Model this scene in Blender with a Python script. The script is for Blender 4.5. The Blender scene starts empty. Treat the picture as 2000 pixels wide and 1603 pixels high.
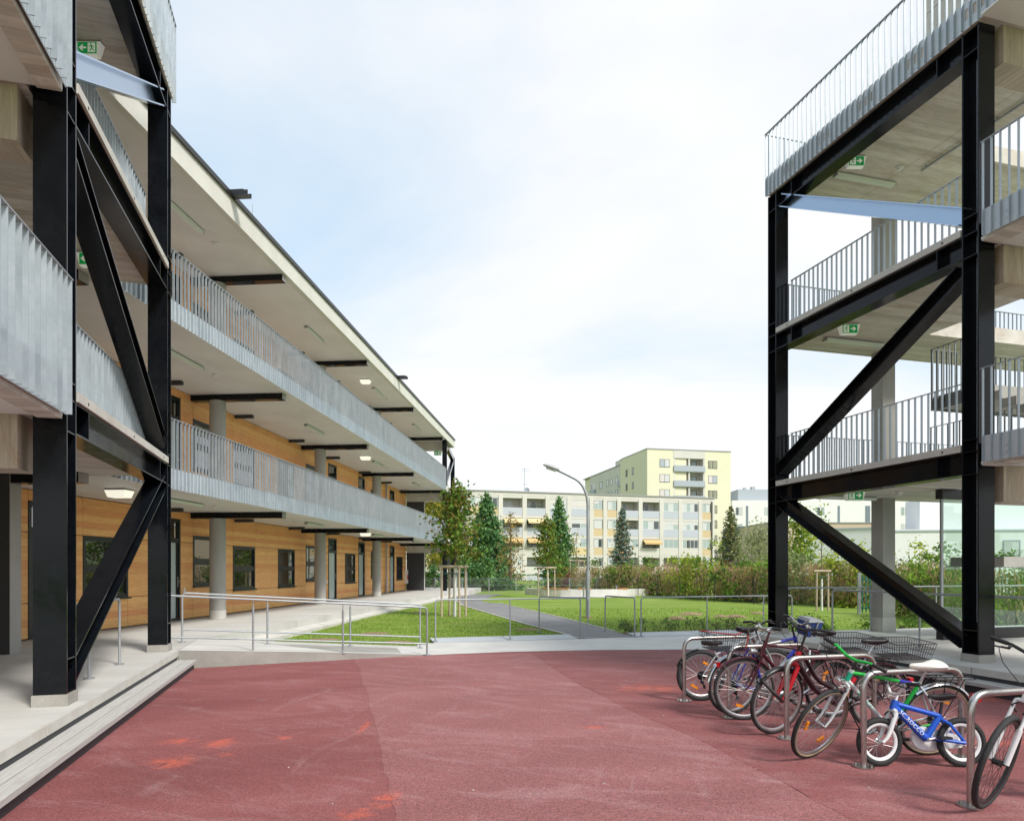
import bpy, bmesh, math, random
import numpy as np
from mathutils import Vector, Matrix

R = math.radians
SC = bpy.context.scene
COL = SC.collection
rng = random.Random(7)
nrg = np.random.default_rng(11)

# ------------------------------------------------------------------ camera
cam_d = bpy.data.cameras.new('camera')
cam_d.sensor_width = 36.0
cam_d.sensor_fit = 'HORIZONTAL'
cam_d.lens = 36.0 * 1340 / 2000
cam_d.shift_y = (1110 - 801.5) / 2000
cam_d.clip_end = 4000
cam = bpy.data.objects.new('camera', cam_d)
cam.location = (0, 0, 1.7)
cam.rotation_euler = (R(90), 0, 0)
COL.objects.link(cam)
SC.camera = cam

# ------------------------------------------------------------------ sky, sun, exposure
SUN_EL, SUN_AZ = R(46), R(135)
W = bpy.data.worlds.new('World')
SC.world = W
W.use_nodes = True
wn, wl = W.node_tree.nodes, W.node_tree.links
wn.clear()
wo = wn.new('ShaderNodeOutputWorld')
sky = wn.new('ShaderNodeTexSky')
sky.sky_type = 'NISHITA'
sky.sun_disc = False
sky.sun_elevation = SUN_EL
sky.sun_rotation = SUN_AZ
sky.air_density = 1.0
sky.dust_density = 2.0
b1 = wn.new('ShaderNodeBackground'); b1.inputs['Strength'].default_value = 0.15
b2 = wn.new('ShaderNodeBackground'); b2.inputs['Strength'].default_value = 0.69

wl.new(sky.outputs['Color'], b1.inputs['Color'])
tc = wn.new('ShaderNodeTexCoord')
sx = wn.new('ShaderNodeSeparateXYZ'); wl.new(tc.outputs['Generated'], sx.inputs[0])
def wmath(op, a, b=None, clamp=False):
    n = wn.new('ShaderNodeMath'); n.operation = op; n.use_clamp = clamp
    for i, v in enumerate((a, b)):
        if v is None: continue
        if isinstance(v, (int, float)): n.inputs[i].default_value = v
        else: wl.new(v, n.inputs[i])
    return n.outputs[0]
zz = wmath('ADD', wmath('MAXIMUM', sx.outputs['Z'], 0.0), 0.22)
cx = wn.new('ShaderNodeCombineXYZ')
wl.new(wmath('DIVIDE', sx.outputs['X'], zz), cx.inputs[0])
wl.new(wmath('DIVIDE', sx.outputs['Y'], zz), cx.inputs[1])
mp = wn.new('ShaderNodeMapping'); mp.inputs['Location'].default_value = (14.06, 6.71, 0.0)
mp.inputs['Rotation'].default_value = (0, 0, R(35)); mp.inputs['Scale'].default_value = (0.42, 0.62, 1)
wl.new(cx.outputs[0], mp.inputs[0])
n1 = wn.new('ShaderNodeTexNoise'); n1.inputs['Scale'].default_value = 1.0
n1.inputs['Detail'].default_value = 7; n1.inputs['Roughness'].default_value = 0.56
n1.inputs['Distortion'].default_value = 0.5
wl.new(mp.outputs[0], n1.inputs['Vector'])
mr = wn.new('ShaderNodeMapRange'); mr.inputs['From Min'].default_value = 0.33
mr.inputs['From Max'].default_value = 0.68; mr.inputs['To Min'].default_value = 0.60
mr.inputs['To Max'].default_value = 1.0
wl.new(n1.outputs[0], mr.inputs['Value'])
# thicker veil towards the horizon
hz = wmath('MULTIPLY', wmath('SUBTRACT', 1.0, wmath('MULTIPLY', sx.outputs['Z'], 3.4), True), 0.45)
fac = wmath('ADD', mr.outputs[0], hz, True)
vc = wn.new('ShaderNodeValToRGB')          # thin veil lets the blue through, thick cloud is white
ce = vc.color_ramp.elements
ce[0].position = 0.56; ce[0].color = (0.60, 0.83, 0.98, 1); ce[1].position = 0.90; ce[1].color = (0.955, 0.968, 0.985, 1)
wl.new(fac, vc.inputs[0]); wl.new(vc.outputs[0], b2.inputs['Color'])
mx = wn.new('ShaderNodeMixShader')
wl.new(fac, mx.inputs[0]); wl.new(b1.outputs[0], mx.inputs[1]); wl.new(b2.outputs[0], mx.inputs[2])
wl.new(mx.outputs[0], wo.inputs['Surface'])

sd = bpy.data.lights.new('sun', 'SUN')
sd.energy = 2.6; sd.angle = R(12); sd.color = (1.0, 0.955, 0.89)
sun = bpy.data.objects.new('sun', sd)
dirv = Vector((math.sin(SUN_AZ) * math.cos(SUN_EL), math.cos(SUN_AZ) * math.cos(SUN_EL), math.sin(SUN_EL)))
sun.rotation_euler = dirv.to_track_quat('Z', 'Y').to_euler()
sun.location = (20, -20, 40)
COL.objects.link(sun)

vs = SC.view_settings
vs.view_transform = 'Standard'; vs.look = 'None'; vs.gamma = 1; vs.exposure = 0.64
vs.use_curve_mapping = False
SC.cycles.max_bounces = 8
SC.cycles.diffuse_bounces = 5
SC.cycles.transparent_max_bounces = 12
SC.cycles.use_denoising = True

# ------------------------------------------------------------------ frames
CA, SA = 0.9640, 0.2659            # court axis: u away from the camera, v to the right
def FA(u, v, z): return (v * CA - u * SA, u * CA + v * SA, z)
tB = (math.sin(R(4.99)), math.cos(R(4.99)))
def FB(s, d, z):                    # timber building: s along its wall, d out from the wall
    return (-10.55 + s * tB[0] + d * tB[1], s * tB[1] - d * tB[0], z)
def sB(Y): return Y / tB[1]
def FW(x, y, z): return (x, y, z)
def frame_from(p, q):
    dx, dy = q[0] - p[0], q[1] - p[1]; L = math.hypot(dx, dy); ex, ey = dx / L, dy / L
    def f(s, d, z): return (p[0] + s * ex + d * ey, p[1] + s * ey - d * ex, z)
    return f, L

# ------------------------------------------------------------------ mesh helpers
WPOS = {}
class MB:
    def __init__(self): self.v = []; self.f = []; self.m = []
    def add(self, vs_, fs, mi=0):
        o = len(self.v); self.v += [tuple(p) for p in vs_]
        self.f += [tuple(i + o for i in f) for f in fs]; self.m += [mi] * len(fs); return self
    def box(self, fr, a0, a1, b0, b1, z0, z1, mi=0):
        p = [fr(a, b, z) for z in (z0, z1) for a, b in ((a0, b0), (a1, b0), (a1, b1), (a0, b1))]
        return self.add(p, [(3, 2, 1, 0), (4, 5, 6, 7), (0, 1, 5, 4), (1, 2, 6, 5), (2, 3, 7, 6), (3, 0, 4, 7)], mi)
    def hexa(self, p, mi=0):
        return self.add(p, [(3, 2, 1, 0), (4, 5, 6, 7), (0, 1, 5, 4), (1, 2, 6, 5), (2, 3, 7, 6), (3, 0, 4, 7)], mi)
    def prism(self, pts, z0, z1, mi=0):         # pts: list of (x,y)
        n = len(pts)
        zz0 = z0 if isinstance(z0, (list, tuple)) else [z0] * n
        zz1 = z1 if isinstance(z1, (list, tuple)) else [z1] * n
        v = [(p[0], p[1], zz0[i]) for i, p in enumerate(pts)] + [(p[0], p[1], zz1[i]) for i, p in enumerate(pts)]
        f = [tuple(range(n))[::-1], tuple(range(n, 2 * n))] + [(i, (i + 1) % n, n + (i + 1) % n, n + i) for i in range(n)]
        return self.add(v, f, mi)
    def sheet(self, pts, mi=0):
        return self.add(pts, [tuple(range(len(pts)))], mi)
    def tube(self, pts, r, n=8, mi=0, cap=True, closed=False):
        P = [Vector(p) for p in pts]; N = len(P)
        rr = r if isinstance(r, (list, tuple)) else [r] * N
        T = []
        for i in range(N):
            if closed: t = P[(i + 1) % N] - P[i - 1]
            else: t = P[min(i + 1, N - 1)] - P[max(i - 1, 0)]
            T.append(t.normalized() if t.length > 1e-9 else Vector((0, 0, 1)))
        ref = Vector((0, 0, 1)) if abs(T[0].z) < 0.9 else Vector((1, 0, 0))
        nx = (ref - T[0] * ref.dot(T[0])).normalized()
        vs_ = []
        for i in range(N):
            nx = (nx - T[i] * nx.dot(T[i]))
            nx = nx.normalized() if nx.length > 1e-6 else T[i].orthogonal().normalized()
            by = T[i].cross(nx)
            for k in range(n):
                a = 2 * math.pi * k / n
                vs_.append(P[i] + (nx * math.cos(a) + by * math.sin(a)) * rr[i])
        fs = []
        for i in range(N if closed else N - 1):
            j = (i + 1) % N
            for k in range(n):
                fs.append((i * n + k, i * n + (k + 1) % n, j * n + (k + 1) % n, j * n + k))
        if cap and not closed:
            fs.append(tuple(range(n))[::-1]); fs.append(tuple((N - 1) * n + k for k in range(n)))
        return self.add(vs_, fs, mi)
    def cyl(self, c, r, z0, z1, n=16, mi=0):
        return self.tube([(c[0], c[1], z0), (c[0], c[1], z1)], r, n, mi)
    def bar(self, p, q, up, w, h, mi=0):        # box along p->q, width w (sideways), height h (along up)
        p, q, up = Vector(p), Vector(q), Vector(up)
        t = (q - p).normalized(); sd_ = t.cross(up).normalized(); up = sd_.cross(t).normalized()
        c = []
        for e in (p, q):
            for a, b in ((-1, -1), (1, -1), (1, 1), (-1, 1)):
                c.append(e + sd_ * (a * w / 2) + up * (b * h / 2))
        return self.hexa(c, mi)
    def xform(self, fn): self.v = [tuple(fn(p)) for p in self.v]; return self
    def mesh(self, name, mats, off=(0, 0, 0), smooth=False):
        me = bpy.data.meshes.new(name)
        ox, oy, oz = off
        me.from_pydata([(p[0] - ox, p[1] - oy, p[2] - oz) for p in self.v], [], self.f)
        for m in (mats if isinstance(mats, (list, tuple)) else [mats]): me.materials.append(m)
        if any(self.m): me.polygons.foreach_set('material_index', self.m)
        bm = bmesh.new(); bm.from_mesh(me); bmesh.ops.recalc_face_normals(bm, faces=bm.faces); bm.to_mesh(me); bm.free()
        if smooth:
            me.shade_smooth()
            try: me.set_sharp_from_angle(angle=R(40))
            except Exception: pass
        me.update()
        return me
    def build(self, name, mats, parent=None, smooth=False, loc=None, **tags):
        if loc is None: loc = WPOS.get(parent.name, (0, 0, 0)) if parent else (0, 0, 0)
        me = self.mesh(name, mats, loc, smooth)
        return link(name, me, parent, loc, **tags)

def link(name, me, parent=None, loc=(0, 0, 0), label=None, cat=None, group=None, kind=None):
    o = bpy.data.objects.new(name, me); COL.objects.link(o)
    pl = WPOS.get(parent.name, (0, 0, 0)) if parent else (0, 0, 0)
    o.location = (loc[0] - pl[0], loc[1] - pl[1], loc[2] - pl[2])
    if parent: o.parent = parent
    WPOS[o.name] = tuple(loc)
    tag(o, label, cat, group, kind)
    return o
def tag(o, label=None, cat=None, group=None, kind=None):
    if label: o['label'] = label
    if cat: o['category'] = cat
    if group: o['group'] = group
    if kind: o['kind'] = kind
    return o
def thing(name, loc, label, cat, group=None):
    o = bpy.data.objects.new(name, None); o.empty_display_size = 0.2; COL.objects.link(o); o.location = loc
    WPOS[o.name] = tuple(loc)
    return tag(o, label, cat, group)
def dup(o, d, label=None, group=None):
    """copy a thing with its parts and sub-parts, shifted by d"""
    c = o.copy(); COL.objects.link(c); w = WPOS[o.name]
    c.location = (w[0] + d[0], w[1] + d[1], w[2] + d[2]); WPOS[c.name] = tuple(c.location)
    if label: c['label'] = label
    if group: c['group'] = group
    for ch in [k for k in o.children]:
        k = ch.copy(); COL.objects.link(k); k.parent = c
        for g in [q for q in ch.children]:
            q = g.copy(); COL.objects.link(q); q.parent = k
    return c
def np_mesh(name, V, F, mats, mi=None):
    V = np.asarray(V, np.float32); F = np.asarray(F, np.int32); m, k = F.shape
    me = bpy.data.meshes.new(name)
    me.vertices.add(len(V)); me.vertices.foreach_set('co', V.ravel())
    me.loops.add(m * k); me.loops.foreach_set('vertex_index', F.ravel())
    me.polygons.add(m); me.polygons.foreach_set('loop_start', np.arange(0, m * k, k, dtype=np.int32))
    try: me.polygons.foreach_set('loop_total', np.full(m, k, np.int32))
    except Exception: pass
    for q in (mats if isinstance(mats, (list, tuple)) else [mats]): me.materials.append(q)
    if mi is not None: me.polygons.foreach_set('material_index', np.asarray(mi, np.int32))
    me.update(calc_edges=True); me.validate()
    return me
def leaves_mesh(name, P, size, mats, aspect=0.6, mi=None, N=None, flat=0.0):
    """rhombic leaf faces at the points P; N: preferred normals"""
    P = np.asarray(P, np.float64); n = len(P)
    d = nrg.normal(size=(n, 3))
    if N is not None: d = d * (1 - flat) + np.asarray(N) * flat * 1.6
    d /= np.linalg.norm(d, axis=1, keepdims=True) + 1e-9
    r = nrg.normal(size=(n, 3)); a = np.cross(d, r); a /= np.linalg.norm(a, axis=1, keepdims=True) + 1e-9
    b = np.cross(d, a)
    s = np.asarray(size) * nrg.uniform(0.65, 1.3, n); s = s[:, None]
    V = np.stack([P - a * s, P - b * s * aspect + d * s * .12, P + a * s, P + b * s * aspect + d * s * .12], 1).reshape(-1, 3)
    F = np.arange(4 * n).reshape(n, 4)
    if mi is None: mi = nrg.integers(0, len(mats), n)
    return np_mesh(name, V, F, mats, mi)

# ------------------------------------------------------------------ materials
def newmat(name):
    m = bpy.data.materials.new(name); m.use_nodes = True
    nt = m.node_tree; p = nt.nodes['Principled BSDF']
    return m, nt, p
def setp(p, **k):
    for a, v in k.items():
        a = a.replace('_', ' ')
        if a in p.inputs: p.inputs[a].default_value = v
def c4(c): return (c[0], c[1], c[2], 1)
def simple(name, c, rough=0.5, metal=0.0, **k):
    m, nt, p = newmat(name); p.inputs['Base Color'].default_value = c4(c)
    p.inputs['Roughness'].default_value = rough; p.inputs['Metallic'].default_value = metal
    setp(p, **k); return m
class NB:
    def __init__(self, nt): self.nt = nt; self.n = nt.nodes; self.l = nt.links
    def coord(self, scale=(1, 1, 1), rotz=0, kind='Object'):
        t = self.n.new('ShaderNodeTexCoord'); m = self.n.new('ShaderNodeMapping')
        if rotz:
            r = self.n.new('ShaderNodeMapping'); r.inputs['Rotation'].default_value = (0, 0, rotz)
            self.l.new(t.outputs[kind], r.inputs[0]); self.l.new(r.outputs[0], m.inputs[0])
        else: self.l.new(t.outputs[kind], m.inputs[0])
        m.inputs['Scale'].default_value = scale
        return m.outputs[0]
    def noise(self, vec, scale, detail=4, rough=0.55, dist=0.0):
        t = self.n.new('ShaderNodeTexNoise'); t.inputs['Scale'].default_value = scale
        t.inputs['Detail'].default_value = detail; t.inputs['Roughness'].default_value = rough
        t.inputs['Distortion'].default_value = dist
        self.l.new(vec, t.inputs['Vector']); return t.outputs[0]
    def vor(self, vec, scale, feat='F1', out=0):
        t = self.n.new('ShaderNodeTexVoronoi'); t.inputs['Scale'].default_value = scale; t.feature = feat
        self.l.new(vec, t.inputs['Vector']); return t.outputs[out]
    def wave(self, vec, scale, axis='X', dist=0, prof='SIN'):
        t = self.n.new('ShaderNodeTexWave'); t.inputs['Scale'].default_value = scale; t.bands_direction = axis
        t.inputs['Distortion'].default_value = dist; t.wave_profile = prof
        self.l.new(vec, t.inputs['Vector']); return t.outputs[1]
    def ramp(self, f, stops):
        r = self.n.new('ShaderNodeValToRGB'); e = r.color_ramp.elements
        while len(e) < len(stops): e.new(0.5)
        for i, (pos, c) in enumerate(stops):
            e[i].position = pos; e[i].color = c4(c) if not isinstance(c, (int, float)) else (c, c, c, 1)
        self.l.new(f, r.inputs[0]); return r.outputs[0]
    def mix(self, f, a, b, mode='MIX'):
        m = self.n.new('ShaderNodeMix'); m.data_type = 'RGBA'; m.blend_type = mode
        for i, v in ((0, f), (6, a), (7, b)):
            if isinstance(v, (int, float)): m.inputs[i].default_value = v
            elif isinstance(v, tuple): m.inputs[i].default_value = c4(v)
            else: self.l.new(v, m.inputs[i])
        return m.outputs[2]
    def math(self, op, a, b=0.0, clamp=False):
        m = self.n.new('ShaderNodeMath'); m.operation = op; m.use_clamp = clamp
        for i, v in ((0, a), (1, b)):
            if isinstance(v, (int, float)): m.inputs[i].default_value = v
            else: self.l.new(v, m.inputs[i])
        return m.outputs[0]
    def bump(self, p, h, strength=0.3, dist=0.01):
        b = self.n.new('ShaderNodeBump'); b.inputs['Strength'].default_value = strength
        b.inputs['Distance'].default_value = dist
        self.l.new(h, b.inputs['Height']); self.l.new(b.outputs[0], p.inputs['Normal'])
def sepxyz(nb, vec):
    s = nb.n.new('ShaderNodeSeparateXYZ'); nb.l.new(vec, s.inputs[0]); return s.outputs

def mottled(name, c1, c2, scale=3.0, rough=0.7, metal=0.0, fine=60.0, fineamt=0.25, bump=0.15, stretch=(1, 1, 1), rotz=0, stain=None):
    m, nt, p = newmat(name); nb = NB(nt)
    v = nb.coord(stretch, rotz)
    base = nb.ramp(nb.noise(v, scale, 6, 0.6), [(0.3, c1), (0.7, c2)])
    f = nb.noise(nb.coord(), fine, 3, 0.7)
    col = nb.mix(fineamt, base, nb.ramp(f, [(0.3, 0.25), (0.7, 0.8)]), 'OVERLAY')
    if stain:
        col = nb.mix(nb.ramp(nb.noise(v, scale * 0.35, 5, 0.65, 0.6), [(0.52, 0.0), (0.72, 0.75)]), col, stain)
    nt.links.new(col, p.inputs['Base Color'])
    p.inputs['Roughness'].default_value = rough; p.inputs['Metallic'].default_value = metal
    if bump: nb.bump(p, f, bump, 0.004)
    return m

AZ_A = math.atan2(SA, CA)      # rotating by -AZ_A aligns u with y
# red asphalt
def mat_red(name='red_asphalt', lane=0.0):
    m, nt, p = newmat(name); nb = NB(nt)
    v = nb.coord(); vs_ = nb.coord((0.55, 1.6, 1), R(-20))
    big = nb.noise(vs_, 0.55, 6, 0.62, 0.4)
    k = lambda c: tuple(a + (b - a) * lane for a, b in zip(c, (0.44, 0.25, 0.25)))
    col = nb.ramp(big, [(0.30, k((0.185, 0.050, 0.050))), (0.52, k((0.235, 0.070, 0.070))), (0.75, k((0.30, 0.110, 0.110)))])
    # pale dusty smears
    sm = nb.noise(nb.coord((0.5, 1.5, 1), R(24)), 1.3, 9, 0.72, 1.6)
    col = nb.mix(nb.ramp(sm, [(0.50, 0.0), (0.72, 0.36 + lane)]), col, (0.42, 0.25, 0.255))
    sm2 = nb.noise(nb.coord((2.2, 0.35, 1), R(12)), 1.6, 6, 0.7, 0.8)
    col = nb.mix(nb.ramp(sm2, [(0.60, 0.0), (0.76, 0.30)]), col, (0.46, 0.31, 0.31))
    # scuffed orange patches with a ragged outline
    acc = None
    rag = nb.ramp(nb.noise(nb.coord((0.8, 1.6, 1), R(-20)), 4.5, 9, 0.78, 1.2), [(0.36, 0.0), (0.68, 0.8)])
    for (px, py, rx, ry) in ((330, 1487, .30, .34), (432, 1450, .22, .30), (352, 1448, .30, .20), (440, 1473, .14, .10), (555, 1440, .12, .12), (1275, 1345, .75, .55), (712, 1418, .06, .5), (752, 1560, .16, .30), (690, 1590, .20, .2), (1160, 1420, .22, .08), (1930, 1450, .5, .3), (1940, 1365, .5, .2)):
        kk = (py - 1110) / 1.7; gx_, gy_ = (px - 1000) / kk, 1340 / kk
        mpn = nb.n.new('ShaderNodeMapping'); mpn.vector_type = 'POINT'
        mpn.inputs['Scale'].default_value = (1 / rx, 1 / ry, 0); mpn.inputs['Location'].default_value = (-gx_ / rx, -gy_ / ry, 0)
        nb.l.new(v, mpn.inputs[0])
        ln_ = nb.n.new('ShaderNodeVectorMath'); ln_.operation = 'LENGTH'; nb.l.new(mpn.outputs[0], ln_.inputs[0])
        d = nb.math('SUBTRACT', 1.25, ln_.outputs['Value'], True)
        acc = d if acc is None else nb.math('MAXIMUM', acc, d)
    msk = nb.ramp(nb.math('MULTIPLY', acc, rag), [(0.16, 0.0), (0.52, 0.85)])
    col = nb.mix(msk, col, (0.50, 0.105, 0.065))
    gr = nb.noise(v, 75, 4, 0.8); gr2 = nb.noise(v, 26, 3, 0.7)
    col = nb.mix(0.85, col, nb.ramp(gr, [(0.30, 0.08), (0.70, 0.90)]), 'OVERLAY')
    col = nb.mix(0.35, col, nb.ramp(gr2, [(0.3, 0.2), (0.7, 0.8)]), 'OVERLAY')
    wsp = nb.vor(v, 30)
    col = nb.mix(nb.ramp(wsp, [(0.05, 0.45), (0.10, 0.0)]), col, (0.50, 0.40, 0.39))
    nt.links.new(col, p.inputs['Base Color']); p.inputs['Roughness'].default_value = 0.85
    nb.bump(p, gr, 0.8, 0.008)
    return m
M_red = mat_red()
M_redlane = mat_red('red_asphalt_worn_lane', 0.14)
M_redorange = mottled('scuffed_orange', (0.40, 0.085, 0.055), (0.52, 0.10, 0.055), 3, 0.85, fine=95, fineamt=.6)
M_walk = mottled('pale_concrete', (0.50, 0.49, 0.465), (0.60, 0.585, 0.555), 1.2, 0.8, fine=140, fineamt=.2, bump=.1, stain=(0.45, 0.44, 0.42))
M_plat = mottled('grey_concrete', (0.44, 0.43, 0.405), (0.55, 0.535, 0.505), 0.9, 0.75, fine=120, fineamt=.2, bump=.08, stretch=(0.35, 1.6, 1), rotz=R(-10), stain=(0.33, 0.32, 0.30))
M_edge = mottled('cast_concrete_edge', (0.45, 0.44, 0.40), (0.56, 0.545, 0.50), 2.0, 0.8, fine=110, fineamt=.2, stain=(0.40, 0.36, 0.29))
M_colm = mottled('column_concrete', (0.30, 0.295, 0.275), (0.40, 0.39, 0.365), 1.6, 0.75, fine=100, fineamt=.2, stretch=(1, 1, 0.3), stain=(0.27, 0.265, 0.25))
def mat_plank(name='step_plank'):
    m, nt, p = newmat(name); nb = NB(nt)
    v = nb.coord((9, 0.5, 9), -AZ_A)
    f = nb.noise(v, 6, 5, 0.65)
    col = nb.ramp(f, [(0.3, (0.36, 0.345, 0.325)), (0.7, (0.48, 0.465, 0.445))])
    col = nb.mix(nb.ramp(nb.noise(nb.coord((1.5, .6, 1), -AZ_A), 3, 5, .7), [(.60, 0.0), (.72, .55)]), col, (0.30, 0.27, 0.23))
    nt.links.new(col, p.inputs['Base Color']); p.inputs['Roughness'].default_value = 0.8
    nb.bump(p, f, 0.25, 0.003); return m
M_plank = mat_plank()
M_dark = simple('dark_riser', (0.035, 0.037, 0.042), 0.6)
# board-marked concrete soffit: rotz lines the boards up with u or v
def mat_board(name, rotz, c1, c2, warm):
    m, nt, p = newmat(name); nb = NB(nt)
    v = nb.coord((1, 1, 1), rotz)
    x, y, z = sepxyz(nb, v)
    fl = nb.math('FLOOR', nb.math('MULTIPLY', y, 6.6)); fr = nb.math('FRACT', nb.math('MULTIPLY', y, 6.6))
    wn_ = nb.n.new('ShaderNodeTexWhiteNoise'); wn_.noise_dimensions = '1D'; nb.l.new(fl, wn_.inputs['W'])
    f = nb.noise(nb.coord((1.2, 7, 1), rotz), 2.4, 7, 0.66, 0.3)
    col = nb.ramp(f, [(0.25, c1), (0.72, c2)])
    col = nb.mix(0.42, col, nb.ramp(wn_.outputs[0], [(0, 0.3), (1, 0.72)]), 'OVERLAY')
    st = nb.noise(nb.coord((0.8, 2.2, 1), rotz), 2.0, 8, 0.72, 1.2)
    col = nb.mix(nb.ramp(st, [(0.52, 0.0), (0.70, 0.6)]), col, warm)
    ln = nb.ramp(fr, [(0.0, 1.0), (0.035, 0.0), (0.97, 0.0), (1.0, 1.0)])
    col = nb.mix(nb.math('MULTIPLY', ln, 0.5), col, (0.16, 0.14, 0.12))
    # formwork panel joints
    fx = nb.ramp(nb.math('FRACT', nb.math('MULTIPLY', x, 0.42)), [(0.0, 1.0), (0.006, 0.0), (0.994, 0.0), (1.0, 1.0)])
    col = nb.mix(nb.math('MULTIPLY', fx, 0.6), col, (0.15, 0.13, 0.11))
    nt.links.new(col, p.inputs['Base Color']); p.inputs['Roughness'].default_value = 0.69
    nb.bump(p, f, 0.2, 0.004)
    return m
M_board = mat_board('boarded_concrete', -AZ_A, (0.42, 0.395, 0.355), (0.64, 0.60, 0.545), (0.42, 0.29, 0.185))
M_plaster = mottled('smooth_soffit', (0.62, 0.605, 0.585), (0.70, 0.685, 0.665), 0.8, 0.5, fine=70, fineamt=.12, bump=.03, stain=(0.54, 0.525, 0.50))
M_white_con = mottled('fascia_concrete', (0.56, 0.55, 0.50), (0.64, 0.63, 0.58), 1.3, 0.8, fine=120, fineamt=.15)
# galvanised steel
def mat_galv(name, c1, c2, metal=0.45, rough=0.48):
    m, nt, p = newmat(name); nb = NB(nt)
    oi = nb.n.new('ShaderNodeObjectInfo'); t = nb.n.new('ShaderNodeTexCoord')
    cmb = nb.n.new('ShaderNodeCombineXYZ')
    for i_, kx in enumerate((37.0, 91.0, 53.0)): nb.l.new(nb.math('MULTIPLY', oi.outputs['Random'], kx), cmb.inputs[i_])
    ad = nb.n.new('ShaderNodeVectorMath'); ad.operation = 'ADD'; nb.l.new(t.outputs['Object'], ad.inputs[0]); nb.l.new(cmb.outputs[0], ad.inputs[1])
    v = ad.outputs[0]
    f = nb.noise(v, 16, 3, 0.6); g = nb.noise(v, 1.6, 4, 0.6)
    col = nb.ramp(g, [(0.3, c1), (0.7, c2)])
    col = nb.mix(0.14, col, nb.ramp(f, [(0.3, 0.3), (0.7, 0.7)]), 'OVERLAY')
    col = nb.mix(0.10, col, nb.ramp(oi.outputs['Random'], [(0, 0.28), (1, 0.72)]), 'OVERLAY')
    nt.links.new(col, p.inputs['Base Color']); p.inputs['Metallic'].default_value = metal
    r = nb.ramp(g, [(0.3, rough - .08), (0.7, rough + .1)]); nt.links.new(r, p.inputs['Roughness'])
    return m
M_galv = mat_galv('galvanised_steel', (0.345, 0.40, 0.44), (0.45, 0.505, 0.545))
M_galvdk = mat_galv('galvanised_tube', (0.31, 0.335, 0.35), (0.41, 0.435, 0.45), 0.5)
def mat_black():
    m, nt, p = newmat('black_steel_paint'); nb = NB(nt)
    v = nb.coord()
    g = nb.noise(v, 3.5, 6, 0.7)
    col = nb.ramp(g, [(0.3, (0.003, 0.004, 0.006)), (0.75, (0.007, 0.0085, 0.011))])
    w = nb.noise(v, 9, 8, 0.8, 1.0)
    col = nb.mix(nb.ramp(w, [(0.735, 0.0), (0.775, 0.65)]), col, (0.25, 0.26, 0.27))
    nt.links.new(col, p.inputs['Base Color'])
    nt.links.new(nb.ramp(g, [(0.3, 0.07), (0.75, 0.24)]), p.inputs['Roughness'])
    setp(p, IOR=1.32); return m
M_black = mat_black()
M_tie = simple('bright_tie_steel', (0.37, 0.47, 0.60), 0.22, 0.85)
M_anth = simple('anthracite_frame', (0.010, 0.011, 0.012), 0.38)
M_foot = mottled('post_foot_concrete', (0.30, 0.29, 0.255), (0.38, 0.37, 0.33), 3, .85, fine=90, fineamt=.3, stain=(.25, .24, .21))
M_galvlt = mat_galv('galvanised_plate', (0.44, 0.49, 0.52), (0.56, 0.61, 0.64), 0.3)
def mat_stainless():
    m, nt, p = newmat('brushed_stainless'); nb = NB(nt)
    f = nb.noise(nb.coord((40, 40, 3)), 6, 4, 0.6)
    nt.links.new(nb.ramp(f, [(0.3, (0.40, 0.385, 0.37)), (0.7, (0.54, 0.52, 0.50))]), p.inputs['Base Color'])
    p.inputs['Metallic'].default_value = 1.0
    nt.links.new(nb.ramp(f, [(0.3, 0.24), (0.7, 0.38)]), p.inputs['Roughness']); return m
M_stain = mat_stainless()
# larch panels: lamellas, grain and knots run along s (horizontal)
def mat_timber():
    m, nt, p = newmat('timber_cladding'); nb = NB(nt)
    v = nb.coord((1, 1, 1), R(4.99))
    x, y, z = sepxyz(nb, v)
    fl = nb.math('FLOOR', nb.math('MULTIPLY', z, 7.0))
    wn_ = nb.n.new('ShaderNodeTexWhiteNoise'); wn_.noise_dimensions = '1D'; nb.l.new(fl, wn_.inputs['W'])
    gv = nb.coord((1, 0.9, 16), R(4.99))
    g = nb.noise(gv, 2.6, 7, 0.62, 0.5)
    col = nb.ramp(g, [(0.25, (0.61, 0.285, 0.085)), (0.5, (0.76, 0.385, 0.140)), (0.75, (0.84, 0.49, 0.215))])
    col = nb.mix(0.45, col, nb.ramp(wn_.outputs[0], [(0, 0.28), (1, 0.74)]), 'OVERLAY')
    kn = nb.vor(nb.coord((2.3, 2.3, 5.5), R(4.99)), 2.3)
    kmask = nb.ramp(kn, [(0.06, 0.9), (0.13, 0.0)])
    col = nb.mix(kmask, col, (0.13, 0.05, 0.02))
    wet = nb.noise(nb.coord((0.6, 0.6, 0.6)), 0.8, 4, 0.6)
    col = nb.mix(nb.ramp(wet, [(0.5, 0.0), (0.75, 0.35)]), col, (0.40, 0.22, 0.09))
    fr = nb.math('FRACT', nb.math('MULTIPLY', z, 7.0))
    ln = nb.ramp(fr, [(0.0, 1.0), (0.05, 0.0), (0.97, 0.0), (1.0, 1.0)])
    col = nb.mix(nb.math('MULTIPLY', ln, 0.22), col, (0.2, 0.09, 0.03))
    nt.links.new(col, p.inputs['Base Color']); p.inputs['Roughness'].default_value = 0.62
    nb.bump(p, g, 0.2, 0.003); return m
M_timber = mat_timber()
def mat_glass(name, tint=(0.012, 0.016, 0.016), rough=0.015, ior=2.9):
    m, nt, p = newmat(name); p.inputs['Base Color'].default_value = c4(tint)
    setp(p, Roughness=rough, IOR=ior); return m
M_glass = mat_glass('window_glass')
M_frost = simple('frosted_door_glass', (0.42, 0.50, 0.50), 0.18, 0, IOR=1.6)
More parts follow.
